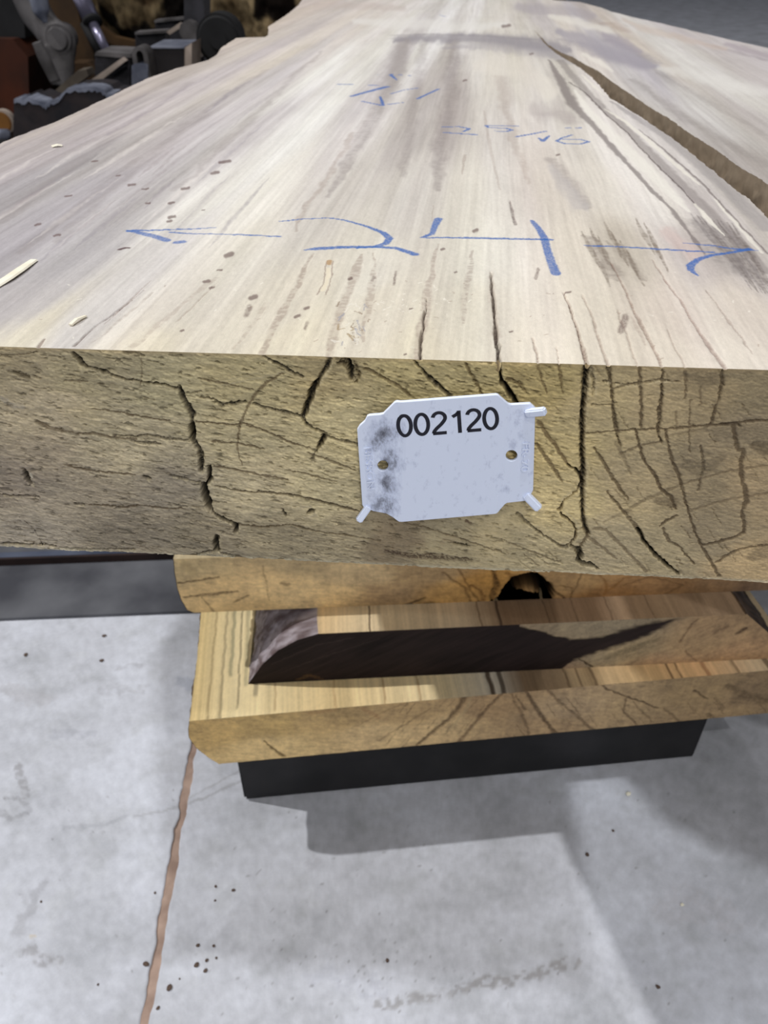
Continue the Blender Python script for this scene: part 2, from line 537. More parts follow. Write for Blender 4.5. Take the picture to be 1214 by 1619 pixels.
def paint_top(a, b):
    X, Y = a.ravel().copy(), b.ravel().copy()
    wx, wy = ab_world(X, Y)
    px, py = to_px(wx, wy, ZT)
    gu = grain_u(px, py)
    u = X - MSL * Y                                                   # across the grain
    uw = u + .004 * (fbm(X * 14, Y * 5, 2, 31) - .5)
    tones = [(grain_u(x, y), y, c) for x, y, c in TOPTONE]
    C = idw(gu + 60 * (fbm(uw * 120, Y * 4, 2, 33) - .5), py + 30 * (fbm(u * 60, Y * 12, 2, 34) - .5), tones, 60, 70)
    C = C * .92                                                       # wood tones with the light gradient still in them
    n1 = fbm(uw * 260, Y * 6, 4, 41, .6) - .5                         # long grain streaks
    n2 = fbm(uw * 900, Y * 22, 3, 42, .6) - .5
    n3 = fbm(u * 70, Y * 3.2, 3, 43) - .5
    n4 = fbm(X * 1500, Y * 700, 2, 44) - .5
    n5 = fbm(X * 55 + 9, Y * 30, 4, 48, .6) - .5
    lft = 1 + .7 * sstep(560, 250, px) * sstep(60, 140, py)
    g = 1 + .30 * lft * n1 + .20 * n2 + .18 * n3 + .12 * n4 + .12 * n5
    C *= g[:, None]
    C[:, 2] *= 1 + .10 * n3
    C[:, 0] *= 1 - .03 * n1
    F = Field(X, Y, C)
    mm = lambda p: (CAMZ - ZT) / -float(ray(*p)[2]) / FPX             # metres per pixel at that place
    def st(pts, w, col, al, **kw):
        w = np.atleast_1d(np.array(w, float))
        ii = np.linspace(0, len(pts) - 1, len(w)).round().astype(int)
        ws = [w[k] * mm(pts[i]) for k, i in enumerate(ii)]
        if len(ws) == 1: ws = [w[0] * mm(pts[0]), w[0] * mm(pts[-1])]
        kw.setdefault('rag', .0007); kw.setdefault('rs', .0022); kw.setdefault('stretch', (1, .3))
        F.stroke([top_ab(*p) for p in pts], ws, lin(col), al, **kw)
    gr, br, dk, rd, wh = (140, 130, 128), (146, 126, 114), (60, 44, 36), (96, 62, 52), (228, 222, 210)
    # broad grey streaks
    S = [([(640, 62), (625, 110), (600, 170), (560, 240), (520, 310)], [26, 34, 34, 22, 10], gr, .5),
         ([(720, 62), (716, 110), (708, 170), (695, 240), (690, 300)], [20, 26, 30, 26, 14], gr, .5),
         ([(672, 62), (660, 120), (650, 200), (632, 280)], [16, 20, 20, 14], gr, .35),
         ([(790, 120), (800, 170), (812, 220), (835, 290)], [22, 20, 14, 10], br, .30),
         ([(560, 210), (530, 260), (490, 320), (465, 365)], [10, 14, 12, 4], br, .40),
         ([(510, 80), (470, 115), (420, 165), (350, 235), (280, 300)], [8, 12, 16, 16, 10], gr, .35),
         ([(420, 110), (350, 155), (280, 210), (190, 290), (90, 380)], [10, 14, 20, 24, 20], gr, .32),
         ([(300, 130), (200, 200), (90, 280), (0, 350)], [14, 22, 24, 24], gr, .28),
         ([(220, 250), (180, 280), (110, 340), (30, 400)], [10, 22, 24, 14], gr, .30),
         ([(870, 250), (895, 280), (915, 310), (928, 330)], [20, 26, 26, 12], gr, .45),
         ([(862, 180), (888, 178), (905, 195)], [40, 50, 30], gr, .28),
         ([(790, 63), (830, 70), (870, 80), (900, 100)], [60, 70, 60, 30], (150, 146, 152), .40),
         ([(620, 56), (680, 54), (760, 56), (840, 62)], [14, 30, 34, 34], (138, 132, 134), .55),
         ([(890, 62), (930, 75), (970, 90), (1020, 105)], [20, 60, 70, 40], (140, 134, 142), .5),
         ([(960, 62), (1000, 80), (1040, 100)], [20, 36, 20], (140, 134, 142), .45),
         ([(1000, 125), (1080, 185), (1214, 262)], [14, 22, 26], (138, 130, 126), .38),
         ([(1040, 115), (1110, 155), (1214, 215)], [8, 14, 16], (138, 130, 126), .30),
         ([(1120, 70), (1160, 82), (1214, 96)], [12, 20, 16], (136, 124, 130), .42),
         ([(930, 40), (960, 36), (990, 50)], [20, 30, 20], (160, 138, 124), .4)]
    for p, w, c, al in S: st(p, w, c, al, rag=.003, rs=.006, pit=.25, soft=.8, stretch=(1, .35))
    # patches with their own outline, placed by picture position
    def pst(pts, w, col, al, **kw):
        F.X, F.Y = px, py
        kw.setdefault('rag', 5); kw.setdefault('rs', 16); kw.setdefault('soft', .7)
        F.stroke(pts, w, lin(col), al, **kw); F.X, F.Y = X, Y
    rl = random.Random(21)
    for q in range(34):                                               # grey-violet and pale grain lines sweeping to the left edge
        x0 = rl.uniform(60, 470); y0 = rl.uniform(110, 330); ln_ = rl.uniform(60, 190)
        dx, dy = VPX - x0, VPY - y0; c = math.hypot(dx, dy); dx, dy = dx / c, dy / c
        pl = rl.random() < .42
        P = [(x0 - dx * ln_ * t, y0 - dy * ln_ * t + 9 * t * t) for t in (0, .33, .66, 1)]
        pst(P, [1, rl.uniform(3, 8), rl.uniform(3, 9), 1], (226, 218, 212) if pl else rl.choice([(142, 132, 140), (150, 138, 138), (134, 126, 136)]),
            rl.uniform(.22, .45), rag=2.5, rs=14, pit=.3, soft=.8)
    pst([(624, 62), (680, 60), (740, 60), (800, 64), (860, 72), (900, 80)], [10, 16, 18, 22, 26, 10], (142, 136, 142), .75, rag=4, rs=9)
    pst([(700, 74), (780, 74), (860, 84), (905, 92)], [4, 14, 18, 8], (158, 152, 156), .5, rag=4, rs=9)
    pst([(640, 66), (632, 100), (618, 140), (600, 175)], [12, 24, 22, 10], (158, 150, 146), .5, rag=6)
    pst([(560, 34), (640, 38), (720, 42), (800, 40)], [8, 18, 18, 8], (226, 222, 216), .55, rag=4)
    pst([(500, 8), (580, 10), (640, 14)], [10, 12, 8], (190, 176, 168), .4, rag=4)
    pst([(820, 12), (880, 16), (940, 24)], [14, 24, 12], (168, 160, 164), .6, rag=4)
    pst([(870, 26), (910, 34), (960, 48), (975, 60)], [8, 14, 12, 4], (226, 220, 210), .7, rag=4)
    pst([(884, 48), (920, 62), (970, 84), (1010, 100), (1040, 106)], [10, 26, 30, 20, 6], (158, 152, 160), .75, rag=5)
    pst([(955, 56), (985, 68), (1012, 84)], [10, 20, 8], (160, 152, 160), .65, rag=5)
    pst([(1040, 108), (1100, 120), (1180, 140), (1214, 146)], [8, 20, 22, 16], (222, 218, 212), .5, rag=5)
    pst([(920, 84), (950, 100), (968, 112)], [4, 10, 3], (230, 224, 214), .6, rag=3)
    pst([(985, 30), (1020, 46), (1080, 62), (1150, 78)], [6, 12, 10, 6], (196, 178, 164), .5, rag=4)
    pst([(1148, 70), (1180, 78), (1214, 88)], [6, 10, 10], (160, 148, 154), .6, rag=3)
    pst([(760, 100), (830, 112), (870, 150)], [30, 44, 26], (222, 214, 202), .5, rag=8)
    pst([(845, 172), (880, 180), (905, 190)], [26, 34, 14], (176, 166, 162), .5, rag=9)
    pst([(790, 130), (805, 150)], [22, 28], (192, 182, 174), .4, rag=8)
    pst([(870, 262), (892, 292), (912, 322), (928, 328)], [12, 24, 26, 12], (180, 174, 172), .55, rag=6)
    # lines beside the fork
    st([(868, 95), (885, 125), (905, 165), (930, 190), (950, 212), (975, 240), (1000, 268), (1030, 300), (1060, 330), (1080, 355), (1098, 380), (1112, 402)],
       [3, 16, 20, 15, 12, 11, 10, 9, 9, 9, 7, 4], (120, 110, 108), .75, rag=.001)
    st([(885, 95), (905, 120), (925, 142), (960, 178), (990, 203), (1012, 226), (1040, 253), (1070, 283), (1100, 313), (1140, 355), (1180, 395), (1214, 430)],
       [14, 16, 15, 14, 15, 18, 20, 20, 20, 22, 22, 20], (134, 125, 122), .62, rag=.001)
    st([(900, 130), (925, 146), (960, 183), (990, 208), (1010, 231), (1040, 262), (1075, 296), (1105, 330)], [3, 3, 3], (92, 80, 78), .8)
    st([(965, 160), (1000, 182), (1050, 215), (1100, 255), (1150, 300), (1214, 362)], [6, 14, 20, 26, 30, 34], (150, 144, 144), .62, rag=.0012)
    st([(1010, 205), (1050, 237), (1090, 272), (1120, 300), (1160, 345), (1214, 402)], [2, 4, 5, 4, 4, 4], (104, 92, 90), .7)
    st([(920, 118), (940, 138), (955, 150)], [3, 6, 2], wh, .8)
    st([(955, 172), (985, 190), (1020, 218), (1045, 240), (1075, 266), (1105, 292)], [3, 7, 10, 10, 9, 3], wh, .75)
    st([(908, 142), (930, 175), (970, 215), (1010, 255), (1060, 305), (1090, 335)], [4, 14, 22, 26, 22, 6], (230, 225, 215), .75)
    for q in range(9):
        o = q * 9
        st([(1092 + o * .9, 338 + o * .2), (1120 + o * .9, 372 + o * .3), (1155 + o * .75, 412 + o * .3), (1190 + o * .6, 458 + o * .2)],
           [2, 9, 8, 2], (96, 86, 82) if q % 3 else (120, 112, 112), .55, seed=q, pit=.4, rs=.004)
    st([(1100, 345), (1130, 385), (1165, 425), (1180, 440)], [24, 60, 70, 20], (120, 112, 110), .5, rag=.004, rs=.005, pit=.3, soft=.7)
    st([(1098, 322), (1118, 345), (1145, 372)], [3, 10, 2], wh, .8)
    st([(1130, 315), (1160, 350), (1205, 400)], [3, 8, 5], wh, .7)
    for q, (x, y) in enumerate([(920, 365), (932, 360), (944, 372), (955, 350), (966, 366), (980, 380), (938, 395), (990, 395), (1005, 345), (1018, 352), (1028, 372)]):
        st([(x, y), (x + 14, y + 28), (x + 28, y + 58)], [2, 10, 2], (112, 98, 84), .55, seed=q + 20, pit=.45, rs=.004)
    st([(925, 372), (945, 400), (965, 432), (975, 445)], [10, 34, 34, 8], (128, 116, 108), .5, rag=.004, rs=.005, pit=.4, soft=.7)
    st([(965, 380), (990, 410), (1015, 440)], [8, 26, 8], (126, 114, 104), .45, rag=.004, rs=.005, pit=.4, soft=.7)
    st([(1050, 360), (1075, 385), (1100, 410)], [20, 40, 24], (205, 176, 168), .35, rag=.003, soft=.8)
    # brown streaks running out over the near end
    T = [([(415, 562), (430, 525), (455, 480), (480, 430), (496, 402)], [9, 15, 13, 9, 4], br, .55, .5),
         ([(518, 566), (532, 520), (548, 470), (562, 430), (572, 402)], [14, 17, 17, 13, 6], br, .50, .4),
         ([(572, 540), (582, 490), (590, 440), (592, 400)], [4, 11, 10, 3], br, .42, .6),
         ([(660, 570), (666, 520), (678, 460), (688, 405), (690, 385)], [13, 18, 13, 8, 3], (150, 130, 120), .50, .4),
         ([(735, 510), (737, 470), (741, 430), (748, 395)], [6, 12, 11, 4], (140, 120, 112), .42, .7),
         ([(210, 548), (250, 512), (295, 475), (340, 440)], [8, 14, 12, 6], br, .30, .5),
         ([(370, 552), (395, 515), (420, 480)], [5, 10, 6], br, .3, .6),
         ([(140, 545), (200, 500), (245, 462)], [3, 7, 4], br, .3, .5),
         ([(1000, 500), (1010, 520), (1022, 545)], [6, 10, 4], br, .35, .4)]
    for q, (p, w, c, al, pt) in enumerate(T): st(p, w, c, al, rag=.0012, pit=pt, seed=q + 50, rs=.003, depth=.0001)
    K = [([(788, 588), (788, 560), (785, 530), (781, 490), (778, 455), (776, 430)], [8, 7, 5, 5, 4, 2], dk, .95, .0030),
         ([(663, 572), (666, 540), (671, 500), (674, 470)], [4, 5, 3, 1], dk, .9, .0018),
         ([(930, 583), (923, 555), (912, 520), (902, 490), (892, 462)], [7, 6, 4, 4, 2], rd, .75, .0012),
         ([(117, 547), (132, 533), (150, 518), (190, 488), (228, 458)], [6, 4, 2, 2, 1], rd, .85, .0008),
         ([(58, 550), (65, 543), (70, 537)], [5, 7, 5], rd, .75, .0003),
         ([(165, 512), (200, 480), (240, 443)], [2, 3, 1], br, .6, .0003),
         ([(280, 508), (320, 470), (345, 445)], [2, 3, 1], br, .5, .0003),
         ([(843, 535), (848, 560), (853, 580)], [3, 4, 3], rd, .6, .0006),
         ([(880, 548), (884, 580)], [2, 3], rd, .5, .0005),
         ([(962, 580), (950, 545), (938, 505), (920, 465)], [5, 4, 4, 2], rd, .5, .0005),
         ([(1010, 583), (998, 550), (985, 515), (975, 488)], [3, 3, 4, 2], rd, .4, .0003),
         ([(1048, 584), (1035, 553), (1018, 522), (1002, 490), (985, 450), (965, 415)], [4, 5, 8, 4, 3, 2], (112, 82, 70), .6, .0004),
         ([(1085, 584), (1068, 550), (1055, 520)], [3, 3, 2], rd, .4, .0003),
         ([(1148, 585), (1125, 553), (1100, 515), (1075, 475), (1050, 440), (1030, 410)], [8, 8, 5, 4, 3, 2], (118, 88, 80), .6, .0004),
         ([(1190, 560), (1150, 505), (1115, 458)], [2, 4, 2], rd, .4, .0002),
         ([(815, 355), (810, 335), (806, 318)], [4, 6, 3], (96, 78, 76), .7, .0003),
         ([(685, 325), (683, 350)], [2, 2], br, .4, 0), ([(735, 245), (730, 275)], [6, 3], br, .4, 0),
         ([(765, 175), (775, 235), (790, 300)], [4, 6, 3], br, .3, 0)]
    for q, (p, w, c, al, dp) in enumerate(K): st(p, w, c, al, depth=dp, rag=.0005, pit=.25, seed=q + 80, rs=.0015)
    st([(776, 430), (779, 470), (786, 530)], [10, 12, 14], (150, 128, 116), .25, rag=.001, pit=.5)
    # insect track and scribbled traces
    for dx, c in ((-5, br), (5, br)):
        st([(523 + dx, 412), (519 + dx, 432), (515 + dx, 450), (508 + dx, 466)], [2, 2, 2], c, .7)
    st([(522, 412), (521, 418)], [10, 9], (176, 140, 96), .8); st([(520, 425), (516, 445), (510, 460)], [7, 7, 6], (226, 214, 190), .8)
    rng = random.Random(11)
    for q in range(26):
        x = rng.gauss(558, 14); y = rng.uniform(478, 552)
        st([(x, y), (x + rng.uniform(-7, 7), y + rng.uniform(-8, 8)), (x + rng.uniform(-8, 8), y + rng.uniform(-10, 10))], rng.uniform(1.5, 3.5),
           rng.choice([(128, 104, 84), (150, 150, 160), (150, 124, 84), wh]), .7)
    # small dark flecks
    for x, y, w, h in [(355, 256, 20, 5), (340, 273, 14, 5), (293, 298, 13, 5), (208, 292, 12, 4), (230, 299, 13, 3), (271, 321, 10, 4), (234, 321, 9, 3),
                       (272, 343, 10, 6), (268, 350, 7, 4), (187, 278, 7, 3), (362, 403, 12, 8), (347, 427, 9, 3), (327, 445, 11, 5), (335, 455, 8, 4),
                       (321, 332, 5, 2), (484, 515, 6, 10), (485, 487, 7, 5), (470, 500, 8, 5), (554, 440, 5, 5), (590, 440, 5, 6), (624, 440, 4, 22), (700, 394, 6, 4),
                       (400, 470, 10, 8), (392, 492, 9, 14), (288, 523, 5, 3), (849, 433, 6, 14), (882, 245, 5, 3), (800, 41, 14, 5), (735, 127, 6, 3), (840, 85, 5, 3),
                       (752, 365, 6, 6), (650, 488, 5, 3), (640, 560, 4, 3), (808, 524, 5, 3), (720, 430, 4, 3), (985, 512, 12, 22), (898, 462, 9, 4), (150, 255, 12, 3),
                       (108, 310, 14, 3), (90, 372, 12, 4), (60, 355, 10, 4)]:
        if w >= h: pst([(x - w * .4, y + h * .2), (x + w * .4, y - h * .2)], h, (104, 82, 78), .75, rag=1.2, rs=5, soft=.5)
        else: pst([(x + w * .3, y - h * .45), (x - w * .3, y + h * .45)], w, (104, 82, 78), .65, rag=1.5, rs=5, soft=.6, pit=.3)
    st([(187, 395), (196, 393), (203, 392)], [7, 10, 6], (84, 58, 60), .9)
    # ragged pale torn specks near the end
    for q in range(120):
        x = rng.uniform(20, 1200); y = rng.uniform(430, 570)
        if rng.random() < .4: x = rng.gauss(640, 40); y = rng.gauss(480, 16)
        st([(x, y), (x + rng.uniform(-6, 6), y + rng.uniform(-3, 3))], rng.uniform(1, 2.6), (238, 232, 220) if rng.random() < .6 else (150, 128, 112), .6)
    # blue marker
    BL = (54, 104, 178)
    def mk(pts, w, al=.9, col=BL):
        n = len(pts); q = [top_ab(*p) for p in pts]
        F.stroke(q, np.array(w) / 1000 if np.ndim(w) else w / 1000, lin(col) * .9, al, rag=.00025, rs=.0009, pit=.22, soft=.25, seed=3)
    mk([(203, 365), (240, 364), (300, 362), (342, 360)], [2.2, 1.6, 1.2, .8])
    mk([(270, 367), (290, 369), (380, 371), (443, 374)], [1.6, 1.3, 1.3, 1.2])
    mk([(203, 365), (225, 369), (245, 374), (264, 380)], [1.2, 3.2, 3.4, 3.2], .8)
    mk([(280, 383), (288, 382)], 3.4, .8)
    mk([(443, 350), (480, 346), (520, 344.5), (545, 348), (580, 358), (606, 368), (616, 377), (610, 385), (592, 390), (565, 392)], [1, 1.1, 1.2, 1.3, 1.8, 2.6, 3.0, 2.6, 2.4, 1.6])
    mk([(482, 395), (505, 393), (540, 391), (590, 390), (625, 392), (656, 402)], [1.2, 3.0, 3.2, 2.2, 2.4, 3.2])
    mk([(693, 346), (687, 358), (683, 370), (668, 375)], [3.4, 2.6, 2.2, 1.4], .85)
    mk([(666, 375.5), (740, 376), (800, 377.5), (872, 379)], [1.4, 1.8, 2.0, 1.8])
    mk([(841, 349), (852, 362), (860, 376), (866, 398), (872, 416), (879, 433)], [2, 2.6, 3.0, 3.0, 3.2, 3.4], .85)
    mk([(925, 388), (1000, 391), (1060, 395), (1128, 399)], [1.2, 1.5, 1.5, 1.3])
    mk([(1080, 384), (1130, 389), (1165, 394), (1197, 396)], [1.0, 1.4, 1.8, 1.2], .8)
    mk([(1184, 394), (1150, 400), (1122, 404), (1102, 411), (1091, 420), (1092, 427), (1103, 436)], [2.6, 1.8, 2.0, 2.4, 2.8, 2.2, .8])
    mk([(597, 118), (620, 117.5), (652, 120)], [1.0, 1.6, 1.0]); mk([(617, 118), (628, 127)], [3.4, 1.2])
    mk([(532, 133), (570, 134), (605, 135.5)], [1.1, 1.1, 1.6]); mk([(556, 152), (585, 144), (612, 137)], [3.4, 4.2, 5.0])
    mk([(661, 139), (640, 142), (617, 148.5), (656, 149)], [2.2, 1.4, 1.6, 1.6]); mk([(660, 156), (675, 149), (693, 141)], [2.6, 2, 2.4])
    mk([(572, 160), (605, 167)], [1.8, 2.4]); mk([(606, 167), (601, 153)], [2.4, 1.8]); mk([(614, 165), (641, 161.5)], [2.2, 1.2])
    mk([(697, 201), (725, 200), (742, 203.5), (733, 208)], [1.6, 1.6, 2.2, 1.8]); mk([(703, 209.5), (753, 213)], [1.8, 2.2])
    mk([(820, 199.5), (768, 198.5), (772, 201.5), (800, 203), (810, 205.5), (800, 208), (782, 207)], [1.2, 2.0, 1.6, 2.2, 2.2, 2.0, 1.4])
    mk([(817, 216), (840, 212), (863, 207.5)], [2.2, 2.0, 1.8]); mk([(851, 218), (858, 223), (868, 215)], [1.4, 2.8, 1.6])
    mk([(904, 213.5), (888, 218), (880, 223), (895, 227.5), (918, 227.5), (931, 224), (915, 220), (890, 220.5)], [1.6, 1.6, 2, 2, 2, 2, 1.6, 1.4])
    mk([(896, 202.5), (900, 202)], 2.4, .8); mk([(912, 202.5), (918, 202)], 2.4, .8); mk([(696, 24), (703, 26)], 3.0, .6)
    relief = .00016 * (fbm(uw * 900, Y * 60, 3, 61) - .5) + .00022 * (fbm(X * 500, Y * 260, 3, 62) - .5) * sstep(0, .1, .35 - Y)
    return F, relief


FACETONE = [
 (30,580,(128,118,98)),(150,600,(134,125,103)),(260,620,(140,132,108)),(400,600,(142,132,104)),(520,590,(136,124,96)),(60,650,(142,132,114)),(200,680,(140,131,111)),(400,680,(148,138,112)),(550,680,(158,147,117)),
 (60,720,(130,120,106)),(200,710,(152,142,121)),(30,760,(118,109,99)),(150,780,(126,117,104)),(250,770,(120,112,100)),(400,770,(150,140,118)),(520,780,(154,144,118)),(60,830,(132,124,113)),(200,850,(112,104,92)),
 (330,850,(112,104,90)),(450,850,(122,113,95)),(550,850,(130,120,100)),(640,590,(148,136,102)),(740,600,(148,136,102)),(860,600,(142,128,92)),(700,860,(132,122,100)),(620,860,(112,100,82)),(800,860,(144,133,108)),(700,720,(150,138,106)),
 (880,700,(160,145,108)),(900,800,(162,148,114)),(960,650,(150,136,106)),(1040,640,(144,129,102)),(1120,620,(128,114,90)),(1190,620,(120,108,86)),(1000,760,(144,130,104)),(1100,760,(120,108,88)),(1190,760,(134,118,94)),
 (960,860,(144,132,108)),(1060,870,(138,126,102)),(1180,895,(150,131,102)),(1130,850,(122,110,90)),(1180,680,(116,104,85))]
DK, BRN, VOID = (52, 40, 28), (96, 78, 54), (14, 9, 6)
